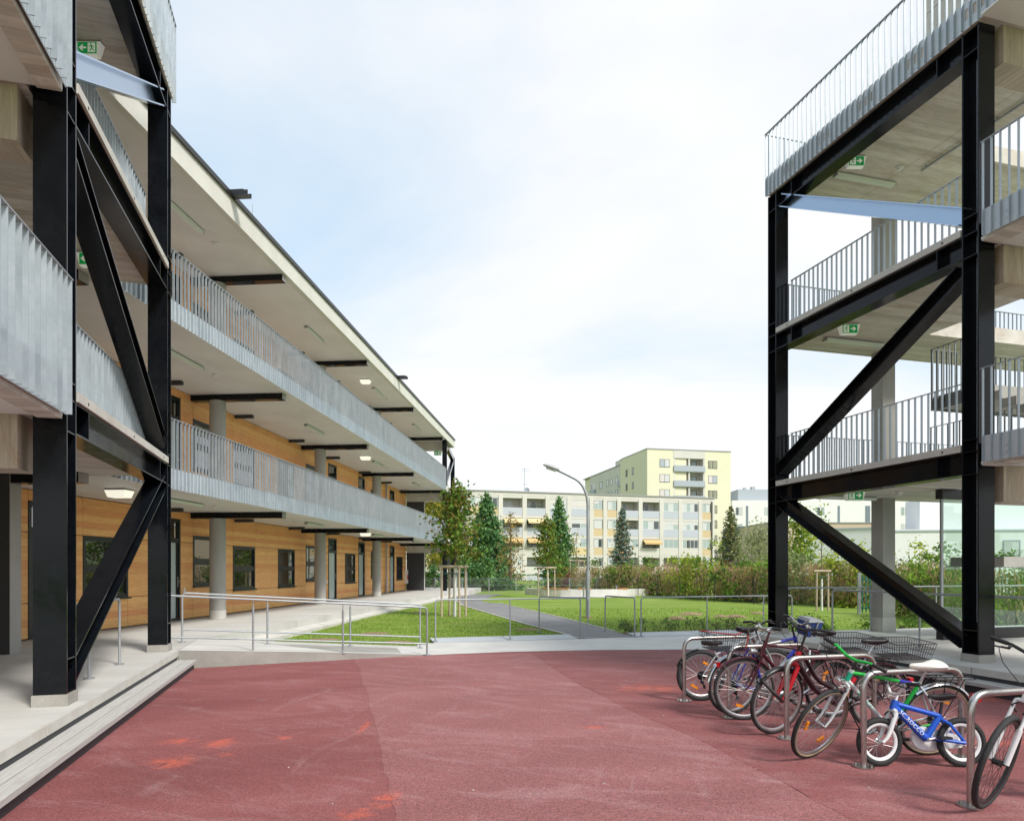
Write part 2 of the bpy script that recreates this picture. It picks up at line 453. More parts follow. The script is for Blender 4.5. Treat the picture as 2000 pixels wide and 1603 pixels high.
def mat_clear():
    m, nt, p = newmat('clear_green_glass')
    n = nt.nodes; out = n['Material Output']
    tr = n.new('ShaderNodeBsdfTransparent'); tr.inputs[0].default_value = (0.86, 0.94, 0.91, 1)
    gl = n.new('ShaderNodeBsdfGlossy'); gl.inputs['Roughness'].default_value = 0.01; gl.inputs[0].default_value = (0.9, 1, 0.97, 1)
    lw_ = n.new('ShaderNodeLayerWeight'); lw_.inputs[0].default_value = 0.5
    pw2 = n.new('ShaderNodeMath'); pw2.operation = 'POWER'; pw2.inputs[1].default_value = 3.0; nt.links.new(lw_.outputs['Facing'], pw2.inputs[0])
    fz = n.new('ShaderNodeMath'); fz.operation = 'MULTIPLY_ADD'; fz.inputs[1].default_value = 0.35; fz.inputs[2].default_value = 0.06; nt.links.new(pw2.outputs[0], fz.inputs[0])
    mixs = n.new('ShaderNodeMixShader')
    nt.links.new(fz.outputs[0], mixs.inputs[0]); nt.links.new(tr.outputs[0], mixs.inputs[1]); nt.links.new(gl.outputs[0], mixs.inputs[2])
    nt.links.new(mixs.outputs[0], out.inputs[0]); return m
M_clear = mat_clear()
M_grey = simple('grey_housing', (0.33, 0.335, 0.33), 0.5)
M_whitepl = simple('white_plastic', (0.72, 0.72, 0.70), 0.4)
def emis(name, c, s, base=(0.7, 0.7, 0.65)):
    m, nt, p = newmat(name); p.inputs['Base Color'].default_value = c4(base)
    p.inputs['Emission Color'].default_value = c4(c); p.inputs['Emission Strength'].default_value = s; return m
M_lamp = emis('lit_lamp_cover', (1.0, 0.96, 0.80), 0.5)
M_diff = simple('lamp_diffuser', (0.62, 0.68, 0.62), 0.3)
M_green = emis('exit_green', (0.0, 0.26, 0.06), 0.25, (0.0, 0.22, 0.05))
M_signw = emis('exit_white', (0.85, 0.9, 0.8), 0.12, (0.8, 0.8, 0.75))
def mat_grass():
    m, nt, p = newmat('lawn_grass'); nb = NB(nt)
    v = nb.coord(); vs_ = nb.coord((0.35, 2.2, 1), R(5))
    a = nb.noise(vs_, 1.1, 6, 0.62, 0.4); b = nb.noise(v, 0.32, 5, 0.6); f = nb.noise(v, 55, 3, 0.8)
    col = nb.ramp(a, [(0.3, (0.13, 0.205, 0.030)), (0.55, (0.19, 0.275, 0.045)), (0.75, (0.34, 0.37, 0.135))])
    col = nb.mix(nb.ramp(b, [(0.55, 0.0), (0.75, 0.45)]), col, (0.30, 0.33, 0.12))
    col = nb.mix(0.55, col, nb.ramp(f, [(0.3, 0.2), (0.7, 0.8)]), 'OVERLAY')
    nt.links.new(col, p.inputs['Base Color']); p.inputs['Roughness'].default_value = 0.9
    setp(p, Specular_IOR_Level=0.15)
    nb.bump(p, f, 0.6, 0.03); return m
M_grass = mat_grass()
M_path = mottled('grey_path_asphalt', (0.165, 0.165, 0.168), (0.225, 0.222, 0.222), 0.8, 0.85, fine=130, fineamt=.4, bump=.3)
M_slab = mottled('blue_grey_slab', (0.40, 0.43, 0.45), (0.48, 0.505, 0.52), 1.0, 0.7, fine=120, fineamt=.2)
M_soil = mottled('bare_soil', (0.19, 0.115, 0.07), (0.30, 0.21, 0.14), 6, 0.95, fine=60, fineamt=.5, bump=.6)
M_gravel = mottled('gravel', (0.22, 0.21, 0.20), (0.45, 0.44, 0.42), 40, 0.9, fine=90, fineamt=.5, bump=.9)
def leafmat(name, c, c2=None, tr=0.35):
    m, nt, p = newmat(name); nb = NB(nt); n = nt.nodes
    f = nb.noise(nb.coord(), 1.7, 4, 0.65)
    c2 = c2 or tuple(x * 1.45 for x in c)
    col = nb.ramp(f, [(0.35, c), (0.68, c2)])
    df = n.new('ShaderNodeBsdfDiffuse'); tl = n.new('ShaderNodeBsdfTranslucent'); ms = n.new('ShaderNodeMixShader')
    ms.inputs[0].default_value = tr
    nt.links.new(col, df.inputs[0]); nt.links.new(col, tl.inputs[0])
    nt.links.new(df.outputs[0], ms.inputs[1]); nt.links.new(tl.outputs[0], ms.inputs[2])
    nt.links.new(ms.outputs[0], n['Material Output'].inputs[0]); return m
M_bark = mottled('bark', (0.12, 0.085, 0.06), (0.22, 0.165, 0.12), 8, 0.9, fine=50, fineamt=.4, stretch=(1, 1, .25), bump=.5)
M_lime = mottled('limewashed_trunk', (0.60, 0.59, 0.56), (0.72, 0.71, 0.68), 6, 0.85, stretch=(1, 1, .4))
M_stake = mottled('stake_wood', (0.36, 0.28, 0.20), (0.50, 0.41, 0.31), 5, 0.85, stretch=(1, 1, .2))
# ================================================================== GROUND
def struct(name, mb, mats, parent=None): return mb.build(name, mats, parent, kind=None if parent else 'structure')
# lawn: one sheet with a gentle swell, reaching the horizon
def lawn_h(x, y):
    h = 0.34 * math.exp(-(((x - 0.7) / 1.5) ** 2 + ((y - 36.5) / 2.6) ** 2))
    h += 0.05 * math.exp(-(((x + 3.5) / 2.5) ** 2 + ((y - 24) / 4) ** 2))
    return h - 0.02
gx = [-1500, -400, -120, -60, -30, -20] + [-14 + i * 0.75 for i in range(46)] + [26, 35, 60, 120, 400, 1500]
gy = [-1500, -300, -60, -20, 0, 8] + [12 + i * 0.75 for i in range(54)] + [60, 80, 120, 200, 400, 900, 2500]
V = [(x, y, lawn_h(x, y)) for y in gy for x in gx]; nx_ = len(gx)
Fc = [(j * nx_ + i, j * nx_ + i + 1, (j + 1) * nx_ + i + 1, (j + 1) * nx_ + i) for j in range(len(gy) - 1) for i in range(nx_ - 1)]
lawn = struct('lawn', MB().add(V, Fc), M_grass); lawn.data.shade_smooth()
bound = [(-2.1, 12.76), (0.0, 13.12), (2.0, 13.43), (3.74, 13.52), (5.5, 13.33), (7.1, 12.98), (8.8, 12.55), (9.4, 12.45)]
red = [FA(-8, -3.2, 0), FA(-8, 10.5, 0), FA(12.45, 10.5, 0)] + [FA(u, v, 0) for v, u in bound[::-1]] + [FA(12.76, -3.2, 0)]
court = struct('red_asphalt_court', MB().sheet(red), M_red)
# long seams in the asphalt: thin raised laps with a torn edge
def seam(name, pts, w, mat, seed):
    r = random.Random(seed); mb = MB(); L = []; n = 26
    for i in range(n + 1):
        t = i / n * (len(pts) - 1); k = min(int(t), len(pts) - 2); f = t - k
        p = Vector(pts[k]).lerp(Vector(pts[k + 1]), f); L.append(p)
    a = []; b = []
    for i, p in enumerate(L):
        d = (L[min(i + 1, n)] - L[max(i - 1, 0)]).normalized(); q = Vector((d.y, -d.x, 0))
        ww = w * r.uniform(.35, 1.0); j = q * r.uniform(-.015, .015)
        a.append(p + j - q * ww); b.append(p + j + q * ww * .6)
    for i in range(n):
        c0 = (a[i] + b[i]) / 2 + Vector((0, 0, .0065)); c1 = (a[i + 1] + b[i + 1]) / 2 + Vector((0, 0, .0065))
        e = Vector((0, 0, .003))
        mb.add([a[i] + e, c0, c1, a[i + 1] + e], [(0, 1, 2, 3)]); mb.add([c0, b[i] + e, b[i + 1] + e, c1], [(0, 1, 2, 3)])
    return mb.build(name, mat, court)
def gpt(px, py, z=0.0):          # photo pixel -> ground point
    k = (py - 1110) / (1.7 - z); return ((px - 1000) / k, 1340 / k, z)
LS_ = [gpt(690, 1283), gpt(703, 1310), gpt(715, 1350), gpt(738, 1440), gpt(755, 1520), gpt(772, 1603), gpt(800, 1750), gpt(840, 2100)]
RS_ = [gpt(1040, 1276), gpt(1120, 1330), gpt(1240, 1390), gpt(1400, 1460), gpt(1560, 1545), gpt(1700, 1620), gpt(1900, 1740), gpt(2300, 2000)]
rj = random.Random(4)
def jit(L):
    out = []
    for a, b in zip(L, L[1:]):
        for k in range(8):
            f = k / 8; out.append((a[0] + (b[0] - a[0]) * f + rj.uniform(-.02, .02), a[1] + (b[1] - a[1]) * f, .0025))
    return out + [(L[-1][0], L[-1][1], .0025)]
MB().sheet(jit(LS_) + jit(RS_)[::-1]).build('worn_lane', M_redlane, court)
seam('asphalt_seam', RS_, .022, M_red, 2)
def blot(pts, seed):
    r = random.Random(seed); mb = MB()
    for (px, py, a, b) in pts:
        c = gpt(px, py); n = 18; ph = r.uniform(0, 6)
        ring = []
        for i in range(n):
            t = 2 * math.pi * i / n; k = 1 + .28 * math.sin(3 * t + ph) + .22 * r.uniform(-1, 1)
            ring.append((c[0] + math.cos(t) * a * k, c[1] + math.sin(t) * b * k, .0022))
        mb.add(ring, [tuple(range(n))])
    return mb
# walkway, ramp, kerb slabs, path
wk = [FA(u + .0, v, .004) for v, u in bound[2:]] + [FA(12.45, 12.2, .004), FA(15.55, 12.2, .004), FA(15.55, 2.05, .004), FA(15.0, 2.0, .004)]
struct('concrete_walkway', MB().sheet(wk), M_walk)
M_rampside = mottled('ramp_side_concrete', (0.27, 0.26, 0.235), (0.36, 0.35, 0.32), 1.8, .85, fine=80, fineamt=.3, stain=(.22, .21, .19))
rp = [FA(12.78, -2.37, 0), FA(13.10, 0.0, 0), FA(13.44, 2.0, 0), FA(15.0, 2.0, 0), FA(14.72, -2.37, 0)]
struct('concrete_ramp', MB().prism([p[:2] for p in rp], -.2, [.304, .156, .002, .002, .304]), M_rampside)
struct('ramp_surface', MB().sheet([(p[0], p[1], z) for p, z in zip(rp, (.308, .16, .006, .006, .308))]), M_walk)
for (v0, v1) in ((2.45, 4.2), (4.215, 5.95), (7.55, 9.3), (9.315, 11.2)):
    struct('kerb_slab', MB().hexa([FA(15.57, v0, -.1), FA(15.57, v1, -.1), FA(16.22, v1, -.1), FA(16.22, v0, -.1),
                                   FA(15.57, v0, .012), FA(15.57, v1, .012), FA(16.22, v1, .055), FA(16.22, v0, .055)]), M_slab)
pl = [FA(15.56, 5.96, 0)[:2], (1.44, 17.8), (.35, 21.5), (-.85, 26.2), (-2.2, 31.5), (-2.95, 36.7), (-3.5, 41), (-3.7, 45.8)]
pr = [FA(15.56, 7.54, 0)[:2], (2.75, 18.7), (1.75, 23.5), (.75, 27.8), (-.45, 32.6), (-1.45, 38), (-1.3, 41.5), (-.6, 45.8)]
mb = MB()
for i in range(len(pl) - 1):
    q = [pl[i], pr[i], pr[i + 1], pl[i + 1]]
    mb.add([(x, y, max(lawn_h(x, y), -.02) + .016) for x, y in q], [(0, 1, 2, 3)])
struct('asphalt_path', mb, M_path)
mb = MB()
for a, b in zip(pl[1:], pl[2:]): mb.bar((a[0] - .05, a[1], -.01), (b[0] - .05, b[1], -.01), (0, 0, 1), .07, .05)
for a, b in zip(pr[1:5], pr[2:6]): mb.bar((a[0] + .05, a[1], lawn_h(*a) + .012), (b[0] + .05, b[1], lawn_h(*b) + .012), (0, 0, 1), .06, .04)
struct('path_edging', mb, M_edge)
# bare earth patches and mole hills in the lawn
spots = [(633, 1247, 'brown bare round earth patch in the grass nearest the concrete ramp', .42, .28),
         (733, 1236, 'bare round earth patch in the grass below the building platform', .42, .30),
         (775, 1252, 'bare round earth patch in the grass just left of the rail gap', .42, .26),
         (1030, 1228, 'pale bare earth patch in the grass just left of the asphalt path', .40, .30),
         (820, 1197, 'small bare earth patch left of the staked maple', .35, .3)]
for px, py, lb, a, b in spots:
    c = gpt(px, py); r = random.Random(px); mb = MB(); n = 14
    ring = [(c[0] + math.cos(2 * math.pi * i / n) * a * r.uniform(.85, 1.1), c[1] + math.sin(2 * math.pi * i / n) * b * r.uniform(.85, 1.1), lawn_h(*c[:2]) + .004) for i in range(n)]
    top = [(c[0] + (p[0] - c[0]) * .6, c[1] + (p[1] - c[1]) * .6, p[2] + .02) for p in ring]
    mb.add(ring + top, [(i, (i + 1) % n, n + (i + 1) % n, n + i) for i in range(n)] + [tuple(range(n, 2 * n))])
    mb.build('earth_patch', M_soil, None, loc=(c[0], c[1], 0), label=lb, cat='earth patch', group='bare earth patches in the lawn')
for px, py, w, lb in ((1347, 1199, .42, 'flat pale mole hill on the lawn, farthest left'), (1364, 1198, .22, 'small dark mole hill beside the flat pale one'),
                      (1322, 1207, .38, 'flattened earthy mole hill nearest the rail bend'), (1408, 1203, .3, 'dark mole hill just left of the thin rail post'),
                      (1436, 1204, .42, 'largest brown mole hill right of the thin rail post'), (1480, 1197, .3, 'mole hill beside the black steel post')):
    c = gpt(px, py); r = random.Random(px); n = 12; mb = MB(); vs_ = []; hh = .22 * w
    for k, (rr, h) in enumerate(((1, -.03), (.72, .45), (.4, .8))):
        vs_ += [(c[0] + math.cos(2 * math.pi * i / n) * w * rr * r.uniform(.8, 1.15), c[1] + math.sin(2 * math.pi * i / n) * w * .8 * rr * r.uniform(.8, 1.15), lawn_h(*c[:2]) + hh * h + r.uniform(0, .02)) for i in range(n)]
    vs_.append((c[0], c[1], lawn_h(*c[:2]) + hh))
    fs = [(k * n + i, k * n + (i + 1) % n, (k + 1) * n + (i + 1) % n, (k + 1) * n + i) for k in range(2) for i in range(n)] + [(2 * n + i, 2 * n + (i + 1) % n, 3 * n) for i in range(n)]
    mb.add(vs_, fs).build('mole_hill', M_soil, None, loc=(c[0], c[1], 0), label=lb, cat='mole hill', group='mole hills on the lawn')

# platforms with a bench-like step along the court
pb = [FA(-6, -2.38, 0), FA(12.78, -2.38, 0), FA(14.72, -2.38, 0), FB(sB(15.6), 3.2, 0), FB(sB(43.5), 3.2, 0), FB(sB(44.2), 3.9, 0), FB(sB(50.5), 3.9, 0), FB(sB(50.5), -.6, 0), FB(0, -.6, 0), FA(-6, -9, 0)]
struct('building_platform', MB().prism([p[:2] for p in pb], -.3, .31), M_plat)
for u0, u1 in ((-4, -.02), (0, 3.48), (3.5, 6.98), (7.0, 9.5), (9.52, 12.74)):
    struct('platform_edge', MB().box(FA, u0, u1, -2.378, -2.362, .212, .308), M_edge)
struct('painted_gap_shade', MB().box(FA, -4, 12.7, -2.3785, -2.3765, .10, .2105), M_dark)  # flat dark strip painted in for the shade of a recess under the edge
struct('painted_gap_shade', MB().box(FA, -4, 12.7, 8.8365, 8.8385, .10, .2105), M_dark)  # same painted shade strip on the gallery side, no real recess
for u0, u1 in ((-4, .2), (.22, 3.9), (3.92, 7.6), (7.62, 12.7)):
    struct('platform_edge', MB().box(FA, u0, u1, 8.822, 8.838, .212, .308), M_edge)
struct('footing_ledge', MB().hexa([FB(sB(15.3), 3.203, -.2), FB(sB(46), 3.203, -.2), FB(sB(46), 3.5, -.2), FB(sB(15.3), 3.5, -.2),
                                   FB(sB(15.3), 3.203, .13), FB(sB(46), 3.203, .10), FB(sB(46), 3.5, .05), FB(sB(15.3), 3.5, .07)]), M_edge)
pr_ = [FA(-6, 8.84, 0), FA(12.95, 8.84, 0), FA(12.95, 22, 0), FA(-6, 22, 0)]
struct('gallery_platform', MB().prism([p[:2] for p in pr_], -.3, .31), M_plat)
struct('gravel_strip', MB().box(FB, sB(8), sB(43.6), .0, .30, .30, .318), M_gravel)
def step(nm, v0, sg, ends):
    t = thing(nm, FA(4, v0, 0), None, None); t['kind'] = 'structure'
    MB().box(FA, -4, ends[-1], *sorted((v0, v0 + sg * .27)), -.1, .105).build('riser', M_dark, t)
    for a, b in zip(ends, ends[1:]):
        for k in (0, 1):
            lo = v0 + sg * (.008 + k * .158); hi = lo + sg * .150
            MB().box(FA, a + .004, b - .004, *sorted((lo, hi)), .108, .155).build('plank', M_plank, t)
step('platform_step', -2.38, 1, [-4, -.5, 3.0, 6.6, 9.65, 12.68])
step('gallery_step', 8.84, -1, [-4, -.5, 3.0, 6.4, 9.6, 12.4])

# ================================================================== TIMBER BUILDING
FL = [.31, 3.56, 6.81]; SO = [3.25, 6.5, 9.75]
tb = thing('timber_building', FB(sB(27), 0, 0), 'three-storey timber-clad school building with two grey railed galleries', 'building')
MB().box(FB, 4, sB(43.6), -.32, -.12, .31, 9.75).build('back_wall', M_dark, tb)
MB().box(FB, 4, sB(43.6), -11, -10.7, .31, 9.75).build('rear_wall', M_dark, tb)
MB().box(FB, sB(43.55), sB(43.8), -11, -.12, .31, 9.75).build('end_wall', M_timber, tb)
ops = [(13.31, 14.36, 'D'), (14.80, 16.30, 'W'), (17.42, 18.48, 'D'), (19.10, 20.60, 'H'), (21.35, 22.83, 'W'), (24.63, 26.10, 'W'),
       (27.20, 28.70, 'H'), (29.70, 30.75, 'D'), (31.90, 33.38, 'W'), (33.90, 34.92, 'D'), (36.00, 37.45, 'H'), (39.72, 40.75, 'D'), (41.25, 42.70, 'W')]
zr = {'D': (.0, 2.71), 'W': (.72, 2.10), 'H': (.90, 2.31)}
def bxm(a0, a1, b0, b1, z0, z1): return MB().box(FB, a0, a1, b0, b1, z0, z1)
def make_window(s0, s1, z0, z1, t):
    fr = MB(); w = .07
    fr.box(FB, s0, s1, -.06, .012, z0, z0 + w); fr.box(FB, s0, s1, -.06, .012, z1 - w, z1)
    fr.box(FB, s0, s0 + w, -.06, .012, z0 + w, z1 - w); fr.box(FB, s1 - w, s1, -.06, .012, z0 + w, z1 - w)
    zm = z0 + (z1 - z0) * .5; fr.box(FB, s0 + w, s1 - w, -.06, .006, zm - .075, zm + .035)
    for a, b in ((z0 + w, zm - .075), (zm + .035, z1 - w)):         # sash rims
        fr.box(FB, s0 + w, s1 - w, -.05, -.012, a, a + .035); fr.box(FB, s0 + w, s1 - w, -.05, -.012, b - .035, b)
        fr.box(FB, s0 + w, s0 + w + .035, -.05, -.012, a, b); fr.box(FB, s1 - w - .035, s1 - w, -.05, -.012, a, b)
    o = fr.build('window', M_anth, tb)
    for a, b in ((z0 + w, zm - .075), (zm + .035, z1 - w)): bxm(s0 + w, s1 - w, -.07, -.035, a, b).build('pane', M_glass, o)
    bxm(s0 - .03, s1 + .03, .013, .075, z0 - .035, z0).build('sill', M_anth, o)
def make_door(s0, s1, z0, z1):
    fr = MB(); w = .075; zt = z0 + 2.08
    fr.box(FB, s0, s0 + w, -.10, .012, z0, z1); fr.box(FB, s1 - w, s1, -.10, .012, z0, z1)
    fr.box(FB, s0 + w, s1 - w, -.10, .012, z1 - w, z1); fr.box(FB, s0 + w, s1 - w, -.10, .008, zt, zt + .12)
    fr.box(FB, s0 + w, s1 - w, -.10, .004, z0, z0 + .07)
    fr.box(FB, s0 + w, s0 + w + .07, -.08, -.01, z0 + .07, zt); fr.box(FB, s1 - w - .07, s1 - w, -.08, -.01, z0 + .07, zt)
    o = fr.build('door', M_anth, tb)
    bxm(s0 + w + .07, s1 - w - .07, -.07, -.04, z0 + .07, zt).build('pane', M_frost, o)
    bxm(s0 + w, s1 - w, -.07, -.04, zt + .12, z1 - w).build('transom_pane', M_glass, o)
    h = MB(); hs = s1 - w - .035; hz_ = z0 + 1.05
    h.box(FB, hs - .02, hs + .02, -.01, .0, hz_ - .15, hz_ + .12)
    h.tube([FB(hs, 0, hz_), FB(hs, .06, hz_), FB(hs - .11, .06, hz_)], .011, 6)
    h.build('handle', M_stain, o)
for k in range(3):
    z0 = FL[k]; z1 = SO[k]; zc = z0 + 2.10; zs = z0 + .72
    ends = [8.0] + [x for o in ops for x in o[:2]] + [43.62]
    g = .006
    for (a, b, ty) in ops:
        zl, zh = zr[ty]
        (make_door if ty == 'D' else lambda *q: make_window(*q, tb))(sB(a), sB(b), z0 + zl, z0 + zh)
        if ty != 'D' : bxm(sB(a) + g, sB(b) - g, -.1, 0, z0 + .03, z0 + zl - .04).build('panel', M_timber, tb)
        bxm(sB(a) + g, sB(b) - g, -.1, 0, z0 + zh + g, z1 - .02).build('panel', M_timber, tb)
    for i in range(0, len(ends), 2):
        a, b = sB(ends[i]) + g, sB(ends[i + 1]) - g
        if b - a < .05: continue
        for zz0, zz1 in ((z0 + .03, zs - g), (zs + g, zc - g), (zc + g, z1 - .02)):
            bxm(a, b, -.1, 0, zz0, zz1).build('panel', M_timber, tb)
# slabs, roof, fascia
gal = [FB(11.75, -.12, 0), FB(11.75, 2.80, 0), FB(sB(44), 2.80, 0), FB(sB(44.1), 2.35, 0), FB(sB(49.9), 2.0, 0), FB(sB(49.9), -.12, 0)]
for z in SO[:2]:
    MB().prism([p[:2] for p in gal], z, z + .31).build('gallery_slab', M_plaster, tb)
rf = [FB(11.2, -11.2, 0), FB(11.2, 2.70, 0), FB(sB(46), 2.70, 0), FB(sB(46), -11.2, 0)]
MB().prism([p[:2] for p in rf], 9.75, 9.98).build('roof', M_plaster, tb)
MB().box(FB, 11.2, sB(46), 2.55, 2.715, 9.749, 10.27).build('fascia', M_white_con, tb)
MB().box(FB, sB(46) - .16, sB(46) + .01, -11, 2.548, 9.749, 10.27).build('fascia', M_white_con, tb)
MB().box(FB, 11.2, sB(46.02), 2.50, 2.76, 10.272, 10.32).box(FB, 11.2, sB(46.02), 2.745, 2.765, 10.20, 10.271).build('flashing', M_anth, tb)
for Y in (16.0, 31.1):
    s = sB(Y); m_ = MB().box(FB, s - .1, s + .1, 2.3, 3.05, 10.33, 10.35).box(FB, s - .1, s - .085, 2.3, 3.15, 10.22, 10.33).box(FB, s + .085, s + .1, 2.3, 3.15, 10.22, 10.33).box(FB, s - .085, s + .085, 2.77, 3.15, 10.22, 10.235)
    m_.build('rain_spout', M_anth, tb)
mb = MB()
for Y in (18.4, 20.0, 21.4, 23.6, 27, 33.5, 37):
    mb.tube([FB(sB(Y), 2.6, 10.32), FB(sB(Y), 2.6, 10.42)], .02, 5); 
mb.tube([FB(sB(17.9), 2.3, 10.3), FB(sB(17.9), 2.3, 11.1)], .008, 5)
mb.build('lightning_rod', M_grey, tb)
for Y in (11.35, 19.1, 26.85, 34.6, 42.35):
    s = sB(Y)
    for k in range(3):
        m_ = MB().box(FB, s - .12, s + .12, -.02, 2.62, SO[k] - .165, SO[k] - .003)
        m_.build('steel_beam', M_black, tb)
        bxm(s - .115, s + .115, 2.62, 2.628, SO[k] - .16, SO[k] - .008).build('beam_end', M_grey, tb)
        if Y < 40:
            c = FB(s, .72, 0)
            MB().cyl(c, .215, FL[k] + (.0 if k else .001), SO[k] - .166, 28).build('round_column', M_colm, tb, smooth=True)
            if k == 0: MB().cyl(c, .222, .311, .55, 28).build('column_base', M_edge, tb, smooth=True)
for Y in (17.6, 21.5, 25.6, 29.5, 34.0, 38.0, 42.0):
    for k in range(3):
        bxm(sB(Y) - .06, sB(Y) + .06, .005, .58, SO[k] - .10, SO[k] - .004).build('blind_box', M_dark, tb)
# end walls across the gallery
for s, dd, nm in ((sB(43.7), 1.15, 'cross_wall'),):
    for k in range(3):
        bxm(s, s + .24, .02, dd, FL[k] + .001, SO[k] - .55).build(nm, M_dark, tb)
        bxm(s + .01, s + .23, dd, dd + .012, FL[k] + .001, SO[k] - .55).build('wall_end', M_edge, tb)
        bxm(s - .05, s + .35, .02, 2.6, SO[k] - .55, SO[k] - .003).build('cross_beam', M_edge, tb)
c = FB(sB(38.6), .12, 0)
MB().cyl(c, .05, .32, 9.7, 12).build('downpipe', M_galvdk, tb, smooth=True)
MB().cyl(c, .07, .32, 1.05, 12).build('downpipe', M_galvdk, tb, smooth=True)
for a, b, z in ((12.98, 13.07, 1.0), (18.62, 18.70, 1.05), (29.45, 29.55, 1.05)):
    bxm(sB(a), sB(b), .001, .018, z, z + .13).build('wall_socket', M_whitepl, tb)
# far stair end frame
for Y, X in ((43.0, -4.22), (49.7, -4.30)):
    mb = MB()
    for a in (-.13, .11): mb.box(FW, X - .14, X + .14, Y + a, Y + a + .02, .31, 9.75)
    mb.box(FW, X - .01, X + .01, Y - .11, Y + .11, .31, 9.75)
    mb.build('steel_post', M_black, tb)
fo, L_ = frame_from((-4.22, 43.1), (-4.30, 49.6))
mb = MB()
for z in (3.3, 6.55, 9.6): mb.box(fo, .1, L_, -.12, .12, z - .16, z + .14)
for (p, q) in (((.2, 3.3), (L_, .4)), ((.2, 3.9), (L_, 6.3)), ((.2, 7.0), (L_, 9.5))):
    mb.bar(fo(p[0], 0, p[1]), fo(q[0], 0, q[1]), (0, 0, 1), .22, .24)
mb.build('steel_brace', M_black, tb)

# ================================================================== GALLERY TOWERS
M_beamcon = mat_board('brownish_board_concrete', R(90) - AZ_A, (0.34, 0.28, 0.225), (0.52, 0.45, 0.375), (0.36, 0.22, 0.13))
def FT(side):
    if side < 0: return lambda u, w, z: FA(u, -2.5 - w, z)
    return lambda u, w, z: FA(u, 9.3 + w, z)
def tower(side, label):
    F = FT(side)
    t = thing('gallery_tower', F(10, 2, 0), label, 'gallery tower')
    for u0 in (7.9, 12.58):
        mb = MB(); t_ = .022
        mb.box(F, u0, u0 + t_, 0, .30, .43, 9.73).box(F, u0 + .28 - t_, u0 + .28, 0, .30, .43, 9.73)
        mb.box(F, u0 + t_, u0 + .28 - t_, .142, .158, .43, 9.73)
        o = mb.build('steel_post', M_black, t)
        for z in (.435, .78, 3.10, 3.44, 3.62, 6.35, 6.69, 6.95, 9.38, 9.71):
            for a, b in ((.004, .14), (.16, .296)): MB().box(F, u0 + t_ + .001, u0 + .28 - t_ - .001, a, b, z - .007, z + .007).build('stiffener', M_black, o)
        rod = MB().tube([F(u0 + .14, .132, .9), F(u0 + .14, .132, 9.3)], .006, 5); rod.build('web_highlight_rod', M_galv, o)  # added rod, stands in for the bright highlight line down the web
        MB().box(F, u0 - .012, u0 + .292, -.012, .312, .311, .428).build('post_foot', M_foot, t)
    for zt, nm in ((3.45, 0), (6.70, 0), (9.72, 0)):
        mb = MB(); u0, u1 = 8.182, 12.578; d = .34
        mb.box(F, u0, u1, .01, .29, zt - .02, zt).box(F, u0, u1, .01, .29, zt - d, zt - d + .02).box(F, u0, u1, .143, .157, zt - d + .02, zt - .02)
        for u in (8.62, 12.1):
            mb.box(F, u, u + .014, .012, .142, zt - d + .02, zt - .02); mb.box(F, u, u + .014, .158, .288, zt - d + .02, zt - .02)
        mb.build('steel_beam', M_black, t)
    def hbrace(p, q, mat=None):
        P = Vector(F(p[0], .15, p[1])); Q = Vector(F(q[0], .15, q[1])); ax = (Q - P).normalized()
        wv = (Vector(F(0, 1, 0)) - Vector(F(0, 0, 0))).normalized(); up = wv.cross(ax).normalized()
        mb = MB(); h = .25
        mb.bar(P + up * (h / 2 - .01), Q + up * (h / 2 - .01), up, .25, .02)
        mb.bar(P - up * (h / 2 - .01), Q - up * (h / 2 - .01), up, .25, .02)
        mb.bar(P, Q, up, .015, h - .04)
        mb.build('diagonal_brace', mat or M_black, t)
    hbrace((8.18, .60), (12.56, 3.14)); hbrace((12.58, 3.80), (8.25, 6.20)); hbrace((8.20, 7.02), (12.5, 9.50), M_tie)
    # concrete: edge nibs, slabs, downstand beams
    for zt in (3.56, 6.81):
        MB().box(F, 8.19, 12.57, -.02, .33, zt - .105, zt).build('slab_nib', M_edge, t)
        cs = MB()
        for u in (8.5, 10.4, 12.2): cs.tube([F(u, -.024, zt - .06), F(u, -.019, zt - .06)], .018, 8)
        cs.build('socket_hole', M_dark, t)
    if side < 0:
        poly = [F(2.2, .02, 0), F(7.84, .02, 0), F(7.84, .34, 0), F(12.84, .34, 0), FB(11.74, 2.9, 0), FB(11.74, -.12, 0), FB(4, -.12, 0), FA(2.2, -6.0, 0)]
        near = [F(2.2, .0, 0), F(7.78, .0, 0), F(7.78, 6, 0), F(2.2, 6, 0)]
        deck = [F(2.2, -.02, 0), F(12.9, -.02, 0), F(12.9, .9, 0), FB(11.19, 2.5, 0), FB(11.19, -.12, 0), FB(4, -.12, 0), FA(2.2, -6.0, 0)]
    else:
        poly = [F(2.2, .02, 0), F(7.84, .02, 0), F(7.84, .34, 0), F(12.84, .34, 0), F(12.84, 7.5, 0), F(11.3, 7.5, 0), F(11.3, 2.7, 0), F(2.2, 2.7, 0)]
        near = [F(2.2, -.10, 0), F(7.78, -.10, 0), F(7.78, 2.7, 0), F(2.2, 2.7, 0)]
        deck = [F(2.2, -.02, 0), F(12.84, -.02, 0), F(12.84, 7.5, 0), F(10.55, 7.5, 0), F(10.55, 2.7, 0), F(2.2, 2.7, 0)]
    for z in SO[:2]:
        MB().prism([p[:2] for p in poly], z, z + .31).build('floor_slab', M_board, t)
        MB().prism([p[:2] for p in near], z - .035, z - .002).build('gallery_soffit', M_plaster, t)
        MB().box(F, 2.2, 7.77, .0 if side < 0 else -.10, .22, z - .06, z - .036).build('edge_strip', M_board, t)
    MB().prism([p[:2] for p in deck], 9.75, 10.06).build('roof_slab', M_board, t)
